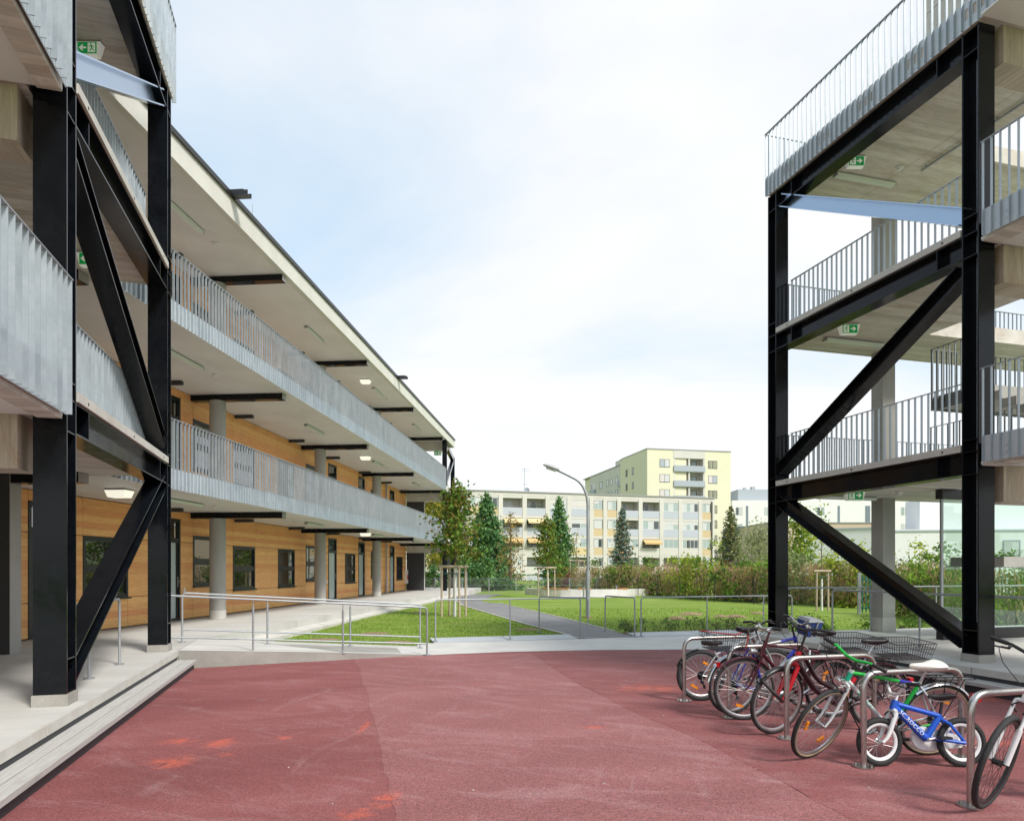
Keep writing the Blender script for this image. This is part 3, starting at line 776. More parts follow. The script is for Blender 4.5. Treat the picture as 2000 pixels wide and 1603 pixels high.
    MB().prism([p[:2] for p in near], 9.715, 9.747).build('gallery_soffit', M_plaster, t)
    for z in SO:
        MB().box(F, 7.86, 8.28, .42, 2.69 if side > 0 else 5.5, z - .56, z - .003).build('cross_beam', M_beamcon, t)
    return t, F
tl, FLt = tower(-1, 'black steel gallery tower joined to the end of the timber building')
tr_, FRt = tower(1, 'black steel gallery tower standing open behind the parked bicycles')
# the pier behind the timber-side tower
fo, L_ = frame_from((-8.12, 11.1), (-13.0, 11.0))
for k in range(3):
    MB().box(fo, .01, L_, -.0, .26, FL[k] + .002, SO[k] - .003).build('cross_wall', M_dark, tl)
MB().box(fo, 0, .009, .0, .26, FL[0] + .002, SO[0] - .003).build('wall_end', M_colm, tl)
# open gallery tower: square column, penthouse, glass lobby, stair
for k in range(3):
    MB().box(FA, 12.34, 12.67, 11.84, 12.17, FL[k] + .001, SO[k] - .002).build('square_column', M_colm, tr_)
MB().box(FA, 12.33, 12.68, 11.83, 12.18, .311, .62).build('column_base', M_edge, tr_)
pw = MB().box(FA, 4, 10.5, 11.06, 11.9, 10.06, 13.2).build('penthouse', M_dark, tr_)
for i in range(5):
    for j in range(4):
        MB().box(FA, 10.5 - 1.3 * (i + 1) + .01, 10.5 - 1.3 * i - .01, 11.0, 11.05, 10.07 + .7 * j, 10.07 + .7 * j + .685).build('panel', M_edge, pw)
lob = [(10.7, 11.66, 13.9)]
MB().box(FA, 10.62, 10.78, 11.62, 14.0, .312, .52).build('lobby_plinth', M_anth, tr_)
MB().box(FA, 10.62, 10.78, 11.6, 14.0, 3.06, 3.245).build('lobby_head', M_anth, tr_)
MB().box(FA, 10.69, 10.705, 11.70, 13.55, .521, 3.058).build('glass_pane', M_clear, tr_)
MB().box(FA, 10.69, 10.705, 13.57, 14.0, .521, 3.058).build('glass_pane', M_clear, tr_)
MB().box(FA, 10.68, 10.72, 11.64, 11.69, .521, 3.058).build('glass_post', M_galvdk, tr_)
# stair: landing between floors and two flights each
for k in range(2):
    z0 = FL[k]; zm = z0 + 1.62; z1 = FL[k + 1]
    if k == 0: continue
    MB().box(FA, 10.1, 11.25, 12.05, 14.6, zm - .2, zm).build('stair_landing', M_colm, tr_)
    mb = MB()
    for i in range(9):
        u = 10.08 - .29 * i
        mb.box(FA, u - .29, u, 12.05, 13.25, zm - .18 * (i + 1) - .16, zm - .18 * (i + 1))
        mb.box(FA, u - .29, u, 13.4, 14.6, zm + .18 * i + .02, zm + .18 * (i + 1))
    mb.build('stair_flight', M_colm, tr_)
zm = FL[0] + 1.62
mb = MB().box(FA, 10.1, 11.25, 12.5, 14.6, zm - .2, zm)
for i in range(8):
    u = 10.08 - .29 * i; mb.box(FA, u - .29, u, 13.4, 14.6, zm + .18 * i + .02, zm + .18 * (i + 1))
mb.build('stair_flight', M_colm, tr_)

# ================================================================== RAILINGS
def railing(fr, s0, s1, d, zb, zt, label, group=None, fin=.05, kick=None, slots=False, n_sp=.131, stop=None, mat=None, rail=True):
    mat = mat or M_galv
    base = fr(s0, d, zb)
    t = thing('gallery_railing', base, label, 'railing', group)
    o0 = Vector(fr(0, 0, 0)); ea = Vector(fr(1, 0, 0)) - o0; eb = Vector(fr(0, 1, 0)) - o0
    bm_ = MB().box(lambda a, b, z: tuple(ea * a + eb * b + Vector((0, 0, z))), -.005, .005, -fin / 2, fin / 2, 0, zt - zb - .009)
    me = bm_.mesh('bar', mat)
    n = int(abs(s1 - s0) / n_sp); sg = 1 if s1 > s0 else -1
    rest = MB()
    for i in range(n + 1):
        s = s0 + sg * (i * n_sp + .02)
        if i < 299: link('bar', me, t, fr(s, d, zb))
        else: rest.box(fr, s - .004, s + .004, d - fin / 2, d + fin / 2, zb, zt - .009)
    if rest.v: rest.build('bar', mat, t, kind='stuff')
    a, b = sorted((s0, s1))
    MB().box(fr, a - .01, b + .01, d - fin / 2 - .004, d + fin / 2 + .004, zt - .008, zt).build('handrail', mat, t)
    if kick:
        k0, k1, kd = kick      # kick plate just behind (kd side) of the bars
        mb = MB(); y0, y1 = sorted((d + kd * (fin / 2 + .003), d + kd * (fin / 2 + .011)))
        if not slots:
            mb.box(fr, a, b, y0, y1, k0, k1)
        else:
            zs0, zs1 = k0 + .14, k0 + .30
            mb.box(fr, a, b, y0, y1, k0, zs0); mb.box(fr, a, b, y0, y1, zs1, k1)
            s = a; i = 0
            while s < b - .01:
                hole = (i % 8) in (2, 3, 4)
                w = n_sp
                if hole: mb.box(fr, s, s + .035, y0, y1, zs0, zs1)
                else: mb.box(fr, s, min(s + w, b), y0, y1, zs0, zs1)
                s += w; i += 1
        mb.build('kick_plate', M_galvlt if mat is M_galv else mat, t)
        if not slots and abs(b - a) < 14:
            bt = MB(); s = a + .2
            while s < b:
                for dz in (.09, .19):
                    for q in (0, .1): bt.tube([fr(s + q, d - kd * (fin / 2 - .045), k0 + dz), fr(s + q, d - kd * (-fin / 2 - .001), k0 + dz)], .014, 6)
                s += .62
            bt.build('bolts', M_galvdk, t, kind='stuff')
    else:
        MB().box(fr, a - .01, b + .01, d - fin / 2, d + fin / 2, zb - .008, zb).build('bottom_flat', mat, t)
    return t
for k, w in ((1, 'lower'), (2, 'upper')):
    z = FL[k]
    railing(FB, 11.8, sB(42.05), 2.86, z - .33, z + 1.02, f'long galvanised bar railing along the {w} gallery of the timber building', 'bar railings of the timber building', .042, (z - .33, z + .07, -1))
wl_ = {1: 'first', 2: 'second'}
for k in (1, 2):
    z = FL[k]
    railing(FA, 7.76, 2.2, -2.43, z - .33, z + 1.02, f'{wl_[k]}-floor bar railing nearest the camera on the timber side, cut by the picture edge', 'bar railings of the steel towers', .055, (z - .33, z + .05, -1))
    railing(FA, 12.45, 8.22, -2.82, z + .01, z + 1.02, f'set-back {wl_[k]}-floor bar railing behind the braces of the timber-side tower', 'bar railings of the steel towers', .05)
    railing(FA, 7.72, 2.2, 9.14, z - .33, z + 1.02, f'{wl_[k]}-floor bar railing at the picture edge, before the open tower', 'bar railings of the steel towers', .036, (z - .33, z + .05, 1))
    railing(FA, 12.5, 8.22, 9.62, z + .01, z + 1.02, f'{wl_[k]}-floor bar railing behind the braces of the open tower', 'bar railings of the steel towers', .038)
    fv = lambda s, d, z: FA(d, s, z)
    railing(fv, 9.55, 16.5, 12.7, z + .01, z + 1.02, f'{wl_[k]}-floor bar railing on the far edge of the open tower', 'bar railings of the steel towers', .032)
fv = lambda s, d, z: FA(d, s, z)
railing(FA, 13.0, 2.2, -2.47, 9.74, 11.08, 'rooftop bar railing on the timber-side tower', 'bar railings of the steel towers', .052, (9.74, 10.15, -1))
railing(FA, 12.86, 2.2, 9.24, 9.74, 11.08, 'rooftop bar railing with slotted foot plate on the open tower', 'bar railings of the steel towers', .042, (9.74, 10.17, 1), slots=True)
railing(fv, 9.3, 16.0, 12.86, 9.9, 11.08, 'rooftop bar railing on the far edge of the open tower', 'bar railings of the steel towers', .03)
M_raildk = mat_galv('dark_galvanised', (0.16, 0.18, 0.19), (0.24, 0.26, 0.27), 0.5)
zm = FL[1] + 1.62
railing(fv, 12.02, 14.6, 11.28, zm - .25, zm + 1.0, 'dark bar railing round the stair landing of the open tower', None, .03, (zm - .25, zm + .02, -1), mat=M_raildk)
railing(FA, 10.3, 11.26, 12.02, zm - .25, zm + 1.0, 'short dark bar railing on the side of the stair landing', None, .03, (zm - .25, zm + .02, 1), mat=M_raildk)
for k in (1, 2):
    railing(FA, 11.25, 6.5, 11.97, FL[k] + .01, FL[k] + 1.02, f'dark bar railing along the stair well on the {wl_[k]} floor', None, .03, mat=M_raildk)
# ================================================================== LIGHTS, SIGNS, DETECTORS
G_TUBE = 'ceiling tube lights'
def tube_light(fr, s0, s1, d, z, label, half=.07, h=.085):
    c = fr((s0 + s1) / 2, d, z); t = thing('tube_light', c, label, 'ceiling light', G_TUBE)
    MB().box(fr, s0, s1, d - half * .7, d + half * .7, z - .03, z - .002).build('housing', M_grey, t)
    p = []
    for s in (s0 + .01, s1 - .01): p.append([fr(s, d - half, z - .031), fr(s, d + half, z - .031), fr(s, d + half * .75, z - h), fr(s, d - half * .75, z - h)])
    MB().hexa(p[0] + p[1]).build('diffuser', M_diff, t)
    for s in (s0, s1): MB().box(fr, s - .012, s + .0085, d - half * .95, d + half * .95, z - h + .005, z - .031).build('end_cap', M_grey, t)
ordn = ('nearest', 'second', 'third', 'farthest')
for i, Y in enumerate((15.0, 22.9, 30.6, 38.3)):
    for k, nm in enumerate(('ground-floor', 'lower gallery', 'roof')):
        tube_light(FB, sB(Y), sB(Y + 1.5), 1.72, SO[k], f'{ordn[i]} unlit tube light on the {nm} ceiling of the timber building')
def box_lamp(fr, s, d, z, label, lit=True, w=.42, l=.3, h=.17):
    c = fr(s, d, z); t = thing('box_lamp', c, label, 'ceiling light', 'box lamps under the ceilings')
    MB().box(fr, s - l / 2, s + l / 2, d - w / 2, d + w / 2, z - .035, z - .002).build('housing', M_grey, t)
    a = [fr(s - l / 2, d - w / 2, z - .036), fr(s + l / 2, d - w / 2, z - .036), fr(s + l / 2, d + w / 2, z - .036), fr(s - l / 2, d + w / 2, z - .036)]
    b = [fr(s - l / 2.6, d - w / 2.5, z - h), fr(s + l / 2.6, d - w / 2.5, z - h), fr(s + l / 2.6, d + w / 2.5, z - h), fr(s - l / 2.6, d + w / 2.5, z - h)]
    MB().hexa(b + a).build('lamp_cover', M_lamp if lit else M_whitepl, t)
for k, nm in enumerate(('ground-floor', 'lower gallery', 'roof')):
    box_lamp(FB, sB(29.4), 1.74, SO[k], f'lit cream box lamp on the {nm} ceiling, far along the timber building')
box_lamp(FB, sB(13.5), 1.74, SO[0], 'lit cream box lamp on the ground-floor ceiling behind the leaning black brace')
box_lamp(FA, 9.3, -3.5, SO[0], 'unlit white bulkhead lamp under the first floor, beside the near black post', False, .3, .24, .24)
def detector(fr, s, d, z, label):
    c = fr(s, d, z); t = thing('smoke_detector', c, label, 'smoke detector', 'smoke detectors on the ceilings')
    MB().tube([(c[0], c[1], z - .002), (c[0], c[1], z - .03)], .075, 16).build('base', M_whitepl, t)
    MB().tube([(c[0], c[1], z - .031), (c[0], c[1], z - .055), (c[0], c[1], z - .075)], [.05, .048, .028], 14).build('sensor_head', M_whitepl, t, smooth=True)
for k, nm in enumerate(('ground-floor', 'lower gallery', 'roof')):
    detector(FB, sB(17.1), 1.72, SO[k], f'round smoke detector on the {nm} ceiling, near end of the timber building')
    if k: detector(FB, sB(32.7), 1.76, SO[k], f'round smoke detector on the {nm} ceiling, far end of the timber building')
for k, nm in enumerate(('first', 'second', 'roof')):
    detector(FA, 11.2, 11.15, SO[k], f'smoke detector under the {nm}-level slab of the open tower')
# exit signs: white housing, green panel, running figure, door and arrow
def exit_sign(fr, s, d, z, w, h, arrow, label):
    """fr(a, b, z): a to the right along the face, -b towards the viewer"""
    c = fr(s, d, z); t = thing('exit_sign', c, label, 'exit sign', 'green emergency exit signs')
    a0, a1 = s - w / 2, s + w / 2; zt = z - .03; zb = zt - h
    MB().hexa([fr(a0 + .03, d, zb), fr(a1 - .03, d, zb), fr(a1 - .03, d + .10, zb), fr(a0 + .03, d + .10, zb),
               fr(a0 - .02, d, zt), fr(a1 + .02, d, zt), fr(a1 + .02, d + .12, zt), fr(a0 - .02, d + .12, zt)]).build('housing', M_signw, t)
    MB().box(fr, a0 - .01, a1 + .01, d + .01, d + .11, z - .029, z - .001).build('mount', M_grey, t)
    g0, g1, gb, gt = a0 + .036, a1 - .036, zb + .018, zt - .012
    MB().box(fr, g0, g1, d - .008, d - .001, gb, gt).build('green_panel', M_green, t)
    gh = gt - gb; mb = MB(); e = d - .0095
    def P(x, y): return fr(g0 + x * gh, e, gb + y * gh)
    def quad(*pts): mb.add([P(*p) for p in pts], [tuple(range(len(pts)))])
    W_ = (g1 - g0) / gh; fx = .10 if arrow > 0 else W_ - .78; ax = W_ - .82 if arrow > 0 else .12
    quad((fx, .08), (fx + .68, .08), (fx + .68, .92), (fx, .92))
    L = .66
    if arrow > 0: ar = [(0, .42), (.36, .42), (.22, .24), (.40, .24), (L, .5), (.40, .76), (.22, .76), (.36, .58), (0, .58)]
    else: ar = [(L, .42), (.30, .42), (.44, .24), (.26, .24), (0, .5), (.26, .76), (.44, .76), (.30, .58), (L, .58)]
    quad(*[(ax + x, y) for x, y in ar])
    mb.build('pictogram', M_signw, t)
    mb = MB(); e = d - .0108; sgn = 1 if arrow > 0 else -1
    def Q(x, y): return fr(g0 + (fx + .34 + sgn * (x - .34)) * gh, e, gb + y * gh)
    def stroke(p, q, wd):
        dx, dy = q[0] - p[0], q[1] - p[1]; n = math.hypot(dx, dy); nx2, ny = -dy / n * wd / 2, dx / n * wd / 2
        mb.add([Q(p[0] + nx2, p[1] + ny), Q(p[0] - nx2, p[1] - ny), Q(q[0] - nx2, q[1] - ny), Q(q[0] + nx2, q[1] + ny)], [(0, 1, 2, 3)])
    mb.add([Q(.40 + .065 * math.cos(i * .63), .80 + .065 * math.sin(i * .63)) for i in range(10)], [tuple(range(10))])
    stroke((.37, .71), (.30, .44), .13)
    stroke((.36, .68), (.52, .58), .055); stroke((.52, .58), (.58, .66), .05)
    stroke((.34, .68), (.19, .62), .055); stroke((.19, .62), (.15, .50), .05)
    stroke((.31, .44), (.46, .32), .075); stroke((.46, .32), (.42, .15), .065)
    stroke((.29, .44), (.22, .28), .075); stroke((.22, .28), (.08, .24), .065)
    mb.build('running_figure', M_green, t)
fx_ = lambda a, b, z: (a, b, z)
exit_sign(fx_, 6.71, 13.4, SO[0], .36, .19, 1, 'exit sign with arrow under the first-floor slab of the open tower')
exit_sign(fx_, 6.60, 13.4, SO[1], .36, .19, 1, 'exit sign with arrow under the second-floor slab of the open tower')
exit_sign(fx_, 6.70, 13.35, SO[2], .36, .20, 1, 'exit sign with arrow under the roof slab of the open tower')
exit_sign(fx_, -6.38, 10.35, SO[1], .36, .20, -1, 'exit sign with left arrow behind the near post, under the second floor')
exit_sign(fx_, -6.47, 10.45, SO[2], .36, .20, -1, 'exit sign half hidden by the near post, under the roof slab')
exit_sign(fx_, -4.72, 43.6, 9.2, .5, .28, -1, 'tiny exit sign at the far end of the roof gallery')
fv = lambda s, d, z: FA(d, s, z)
for k, nm in enumerate(('first-floor', 'second-floor', 'roof')):
    tube_light(fv, 10.05, 11.5, (12.2, 12.0, 11.7)[k], SO[k], f'grey tube light beside the exit sign under the {nm} slab of the open tower')
mb = MB().tube([FA(11.1, 11.6, SO[2] - .06), FA(8.0, 11.6, SO[2] - .06), FA(2, 11.6, SO[2] - .06)], .025, 8)
for u in (11, 9.5, 8, 6): mb.tube([FA(u, 11.6, SO[2] - .06), FA(u, 11.6, SO[2] - .002)], .012, 6)
mb.build('ceiling_conduit', M_galvdk, tr_)

# ================================================================== HANDRAILS
def bend(p, q, r, n=6):
    """rounded corner helper: three points -> arc points"""
    pass
def rounded(pts, r, n=6):
    P = [Vector(p) for p in pts]; out = [P[0]]
    for i in range(1, len(P) - 1):
        a = (P[i - 1] - P[i]).normalized(); b = (P[i + 1] - P[i]).normalized()
        ang = a.angle(b); dd = min(r / math.tan(ang / 2), (P[i - 1] - P[i]).length * .49, (P[i + 1] - P[i]).length * .49)
        s, e = P[i] + a * dd, P[i] + b * dd
        for k in range(n + 1):
            t = k / n; out.append(s * (1 - t) ** 2 + P[i] * 2 * t * (1 - t) + e * t * t)
    out.append(P[-1]); return out
def foot(mb, p, r=.065, h=.012): mb.tube([(p[0], p[1], p[2]), (p[0], p[1], p[2] + h)], r, 14)
def handrail(label, start, end, posts, H=.95, mid=None, bend_s=True, bend_e=True, r=.0185, group='galvanised tube handrails', slim=False):
    """start/end: floor points; posts: fractions of intermediate posts"""
    S, E = Vector(start), Vector(end); up = Vector((0, 0, H))
    t = thing('handrail', tuple(S), label, 'handrail', group)
    pts = ([S] if bend_s else []) + [S + up, E + up] + ([E] if bend_e else [])
    MB().tube(rounded(pts, .09), r, 10).build('top_rail', M_galvdk, t, smooth=True)
    if mid: MB().tube([S + Vector((0, 0, mid)), E + Vector((0, 0, mid))], r * .85, 10).build('lower_rail', M_galvdk, t, smooth=True)
    for f in posts:
        B = S.lerp(E, f); mb = MB()
        if slim: mb.tube([B, B + Vector((0, 0, H - .12))], r * 1.05, 10).tube([B + Vector((0, 0, H - .12)), B + up], .008, 6)
        else: mb.tube([B, B + up], r * .9, 10)
        o = mb.build('post', M_galvdk, t, smooth=True)
    for f in ([0] if bend_s else []) + list(posts) + ([1] if bend_e else []):
        mb = MB(); foot(mb, tuple(S.lerp(E, f))); mb.build('foot_plate', M_galvdk, t)
    return t
def rampz(v): return .308 * max(0, min(1, (2.0 - v) / 4.37)) + .006
def RA(u, v): return FA(u, v, rampz(v))
handrail('front handrail of the concrete ramp, at the edge of the red asphalt', RA(12.86, -2.62), RA(13.40, 1.97), [.31, .65], .93, .22, True, True, slim=True)
handrail('rear handrail of the concrete ramp, beside the lawn', RA(14.10, -2.55), RA(14.62, 2.0), [.33, .68], .93, .24, True, True, slim=True)
handrail('handrail on the grey kerb slabs in front of the staked maple', FA(15.7, 2.50, .02), FA(15.75, 6.08, .02), [.5], .96)
handrail('short return handrail beside the asphalt path, left of its mouth', FA(15.6, 6.22, .02), FA(17.4, 5.55, .0), [], .96)
handrail('short return handrail beside the asphalt path, right of its mouth', FA(15.6, 7.46, .02), FA(17.3, 7.4, .0), [], .96)
handrail('long handrail on the right-hand kerb slabs above the low shrubs', FA(15.65, 7.66, .02), FA(15.7, 12.1, .02), [.42, .8], .96)
handrail('handrail at the platform edge between the steel posts, behind the leaning brace', FA(11.1, -2.84, .311), FA(8.3, -2.84, .311), [.48], .95)
handrail('handrail across the far end of the gallery platform, by the square column', FA(12.75, 9.7, .311), FA(12.62, 11.78, .311), [], .97, bend_s=True)
handrail('handrail along the gallery platform behind the parked bicycles', FA(11.87, 10.12, .311), FA(7.0, 10.12, .311), [.44, .9], .95)
handrail('handrail far right behind the glass lobby', FA(13.0, 12.4, .311), FA(13.0, 17.0, .311), [.35, .7], .97)
handrail('far handrail at the end of the building platform, under the distant stair frame', FB(sB(50.3), .9, .311), FB(sB(50.3), 2.9, .311), [.3, .65], 1.1, .6)

# ================================================================== BIKE RACKS
def rack(u, v0, label):
    A_, B_ = FA(u, v0, 0), FA(u, v0 + 1.06, 0); H = .83
    t = thing('bike_rack', A_, label, 'bike rack', 'stainless steel bicycle racks')
    MB().tube(rounded([A_, (A_[0], A_[1], H - .026), (B_[0], B_[1], H - .026), B_], .15, 10), .026, 16).build('hoop', M_stain, t, smooth=True)
    for p in (A_, B_):
        MB().tube([(p[0], p[1], .001), (p[0], p[1], .013)], .088, 22).build('foot_plate', M_stain, t)
        for a in (2.6, 5.6):
            q = (p[0] + .062 * math.cos(a), p[1] + .062 * math.sin(a))
            MB().tube([(q[0], q[1], .0135), (q[0], q[1], .034)], .011, 6).build('bolt', M_stain, t)
rl = ('bent stainless bike rack nearest the camera, cut by the picture edge', 'stainless bike rack the blue child\'s bicycle leans beside',
      'stainless bike rack with a black lock strap, between the red-forked and the white-green bicycles', 'stainless bike rack beside the maroon bicycle\'s front wheel',
      'farthest stainless bike rack, in front of the wheel with orange reflectors')
for i, l in enumerate(rl): rack(3.86 + 1.01 * i, 4.47, l)

# ================================================================== STREET LAMP, BOLLARDS, SANDPIT WALL
lx, ly = 2.65, 24.0
t = thing('street_lamp', (lx, ly, 0), 'tall grey street lamp with one curved arm beside the asphalt path', 'street lamp')
MB().tube([(lx, ly, -.02), (lx, ly, 1.62)], .075, 14).build('lower_pole', M_galvdk, t, smooth=True)
pts = [(lx, ly, 1.62), (lx, ly, 3.9)] + [(lx - .62 * (1 - math.cos(a)), ly, 3.9 + .98 * math.sin(a)) for a in [R(x) for x in (15, 30, 45, 60, 72)]] + [(lx - .80, ly, 5.02), (lx - 1.12, ly, 5.17)]
MB().tube(rounded(pts, .3), .046, 12).build('curved_arm', M_galvdk, t, smooth=True)
mb = MB()
hp = [(-.98, 5.12, .035, .045), (-1.04, 5.15, .075, .075), (-1.2, 5.21, .11, .09), (-1.42, 5.28, .11, .075), (-1.56, 5.325, .05, .035)]
vv = []
for x, z, wd, h in hp:
    vv += [(lx + x, ly + wd * math.cos(a), z + h * (math.sin(a) if math.sin(a) > 0 else .55 * math.sin(a))) for a in [2 * math.pi * k / 12 for k in range(12)]]
mb.add(vv, [(i * 12 + k, i * 12 + (k + 1) % 12, (i + 1) * 12 + (k + 1) % 12, (i + 1) * 12 + k) for i in range(4) for k in range(12)] + [tuple(range(12)), tuple(range(48, 60))])
mb.build('lamp_head', M_grey, t, smooth=True)
MB().tube([(lx - 1.1, ly, 5.135), (lx - 1.45, ly, 5.25)], [.065, .06], 10).build('lamp_glass', M_diff, t, smooth=True)
MB().tube([(lx, ly, -.02), (lx, ly, .02)], .16, 14).build('base_collar', M_soil, t)
# low curved white wall with orange seat boards
cxs, cys, rs = 5.05, 46.6, 4.6
t = thing('seat_wall', (cxs, cys - rs, 0), 'low white curved concrete seat wall with orange boards on the lawn', 'seat wall')
def arc(a, r): return (cxs + r * math.cos(R(a)), cys + r * .95 * math.sin(R(a)))
mb = MB(); A_ = [204 + i * 8 for i in range(16)]
for a, b in zip(A_, A_[1:]):
    p = [arc(a, rs), arc(b, rs), arc(b, rs - .35), arc(a, rs - .35)]
    mb.prism(p, -.1, [.42, .42, .42, .42])
mb.build('wall', M_white_con, t)
M_orange = simple('orange_board', (0.55, 0.20, 0.05), .6)
for a0, a1 in ((226, 250), (258, 268), (290, 298)):
    mb = MB(); st = [a0 + (a1 - a0) * i / 4 for i in range(5)]
    for a, b in zip(st, st[1:]): mb.prism([arc(a, rs + .02), arc(b, rs + .02), arc(b, rs - .3), arc(a, rs - .3)], .425, .48)
    mb.build('seat_board', M_orange, t)
MB().sheet([(2.9, 41.6, .005), (5.6, 40.4, .005), (7.6, 42.0, .005), (6.5, 44, .005), (3.2, 44, .005)]).build('gravel_apron', M_walk, None, kind='structure')
for px, py, lb in ((1140, 1166, 'short grey bollard in front of the low curved seat wall'), (1204, 1162, 'short grey bollard at the right end of the seat wall')):
    c = gpt(px, py)
    t = thing('bollard', c, lb, 'bollard', 'bollards by the seat wall')
    MB().tube([(c[0], c[1], -.02), (c[0], c[1], .62)], .055, 10).build('post', M_galvdk, t, smooth=True)
    MB().tube([(c[0], c[1], .621), (c[0], c[1], .68)], [.06, .045], 10).build('cap', M_anth, t, smooth=True)

# ================================================================== FENCES
t = thing('wire_fence', (0, 47.5, 0), 'low chain-link fence with grey posts across the end of the lawn', 'fence')
fx0, fx1, fy = -7.2, 9.6, 47.6
mb = MB()
for i in range(10):
    x = fx0 + i * (fx1 - fx0) / 9
    MB().tube([(x, fy, -.05), (x, fy, 1.08)], .03, 8).build('post', M_galvdk, t, smooth=True)
for z in (.08, .55, 1.02): mb.tube([(fx0, fy, z), (fx1, fy, z)], .006, 4)
x = fx0
while x < fx1:
    mb.bar((x, fy, .05), (min(x + 1, fx1), fy, .05 + min(1, fx1 - x)), (0, 1, 0), .007, .006); mb.bar((x, fy + .007, 1.05), (min(x + 1, fx1), fy + .007, 1.05 - min(1, fx1 - x)), (0, 1, 0), .007, .006); x += .16
mb.build('wire_mesh', M_galvdk, t, kind='stuff')
M_gfence = simple('green_painted_steel', (0.012, 0.13, 0.10), .5)
c = gpt(1678, 1198)
t = thing('green_fence', c, 'dark green bar fence with a post, between the hedge and the square column', 'fence')
fo, L_ = frame_from((c[0], c[1]), (c[0] + 6.2, c[1] - .6))
MB().box(fo, -.05, .05, -.05, .05, -.05, 1.55).build('post', M_galvdk, t)
for i in range(46): MB().box(fo, .1 + i * .13, .14 + i * .13, -.015, .015, .05, 1.45).build('bar', M_gfence, t)
for z in (.2, 1.25): MB().box(fo, .05, L_, .016, .05, z, z + .05).build('rail', M_gfence, t)
M_wiregreen = simple('dark_green_wire', (0.02, 0.035, 0.028), .5)
t = thing('hedge_fence', (9.6, 37, 0), 'thin dark green wire fence along the foot of the hedge', 'fence')
fp = [(6.3, 45.2), (7.9, 43.0), (9.2, 37.6), (11.7, 33.2), (13.4, 28.9)]
mb = MB()
for a, b in zip(fp, fp[1:]):
    n = int(math.hypot(b[0] - a[0], b[1] - a[1]) / 1.9)
    for i in range(n):
        x, y = a[0] + (b[0] - a[0]) * i / n, a[1] + (b[1] - a[1]) * i / n
        MB().tube([(x, y, -.05), (x, y, 1.25)], .022, 6).build('post', M_wiregreen, t)
    for z in [.1 + .2 * k for k in range(6)]: mb.tube([(a[0], a[1], z), (b[0], b[1], z)], .004, 3)
mb.build('wire_mesh', M_wiregreen, t, kind='stuff')

# small things
c = FB(sB(43.5), .12, 1.3)
t = thing('life_ring', (c[0], c[1], c[2]), 'white fire extinguisher-like holder on the far timber wall corner'.replace('fire extinguisher-like holder', 'rounded wall box with a red stripe'), 'wall box')
t.name = 'wall_box'; WPOS[t.name] = tuple(c)
MB().box(FB, sB(43.25), sB(43.55), .005, .16, .75, 1.62).build('case', M_whitepl, t)
MB().box(FB, sB(43.28), sB(43.52), .161, .17, 1.0, 1.3).build('stripe', simple('red_stripe', (.45, .03, .05)), t)
# ================================================================== FAR BUILDINGS
M_aw = mottled('apartment_render', (0.55, 0.53, 0.48), (0.61, 0.59, 0.545), .4, .85, fine=30, fineamt=.1, bump=0)
M_ay = simple('apartment_yellow_panel', (0.56, 0.44, 0.26), .8)
M_ab = simple('apartment_blue_grey_panel', (0.44, 0.47, 0.52), .7)
M_aroof = simple('roof_edge_grey', (0.30, 0.30, 0.30), .7)
M_wframe = simple('white_window_frame', (0.68, 0.68, 0.67), .5)
M_wglass = mat_glass('far_window_glass', (0.05, 0.065, 0.07), .04, 1.9)
M_curt = simple('curtained_glass', (0.34, 0.42, 0.40), .15, IOR=1.7)
M_curt2 = simple('pale_curtain', (0.55, 0.57, 0.56), .3, IOR=1.6)
M_blind = simple('roller_blind', (0.60, 0.56, 0.54), .7)
M_blindg = simple('grey_blind', (0.36, 0.40, 0.44), .6)
M_awn = simple('orange_awning', (0.56, 0.38, 0.17), .8)
M_awn2 = simple('cream_awning', (0.62, 0.50, 0.28), .8)
ar = random.Random(5)
def panes(fr, s0, s1, z0, z1, d, n, par, depth=.06, frm=None, blind=0.0):
    """window with n panes; d: plane of the wall face; outward is -d direction (towards the camera)"""
    m = MB(); w = .06; frm = frm or M_wframe
    m.box(fr, s0, s1, d, d + depth, z0, z0 + w); m.box(fr, s0, s1, d, d + depth, z1 - w, z1)
    for i in range(n + 1):
        x = s0 + (s1 - s0 - w) * i / n; m.box(fr, x, x + w, d + .002, d + depth - .002, z0 + w, z1 - w)
    o = m.build('window', frm, par)
    for i in range(n):
        a = s0 + (s1 - s0 - w) * i / n + w; b = s0 + (s1 - s0 - w) * (i + 1) / n
        MB().box(fr, a, b, d + .03, d + .045, z0 + w, z1 - w).build('pane', ar.choice([M_wglass, M_curt, M_curt2, M_curt2, M_curt]), o)
        if blind > 0: MB().box(fr, a, b, d + .012, d + .026, z1 - w - (z1 - z0 - 2 * w) * blind, z1 - w).build('blind', ar.choice([M_blind, M_blind, M_blindg, M_curt2]), o)
    return o
# long four-storey block: facade frame, s along the front, d into the building
P0 = ((870 - 1000) / 1340 * 94, 94.0); P1 = ((1395 - 1000) / 1340 * 106, 106.0)
fa_, LA = frame_from(P0, P1)
fap = lambda s, d, z: fa_(s, -d, z)       # d>0 into the building
def s_of(px):                              # facade position that shows at this photo column
    k = (px - 1000) / 1340
    (x0, y0), (x1, y1) = P0, P1
    tt = (k * y0 - x0) / ((x1 - x0) - k * (y1 - y0)); return tt * LA
ab = thing('apartment_block', fap(LA / 2, 0, 0), 'long pale four-storey apartment block with yellow and blue-grey spandrels', 'apartment building')
ZF = [.9 + 2.78 * k for k in range(4)]; ZT = .9 + 2.78 * 4
MB().box(fap, -14, LA, 1.6, 12, 0, ZT).build('wall', M_aw, ab)
MB().box(fap, -14, LA - .02, .15, 1.59, 0, .9).build('plinth', M_slab, ab)
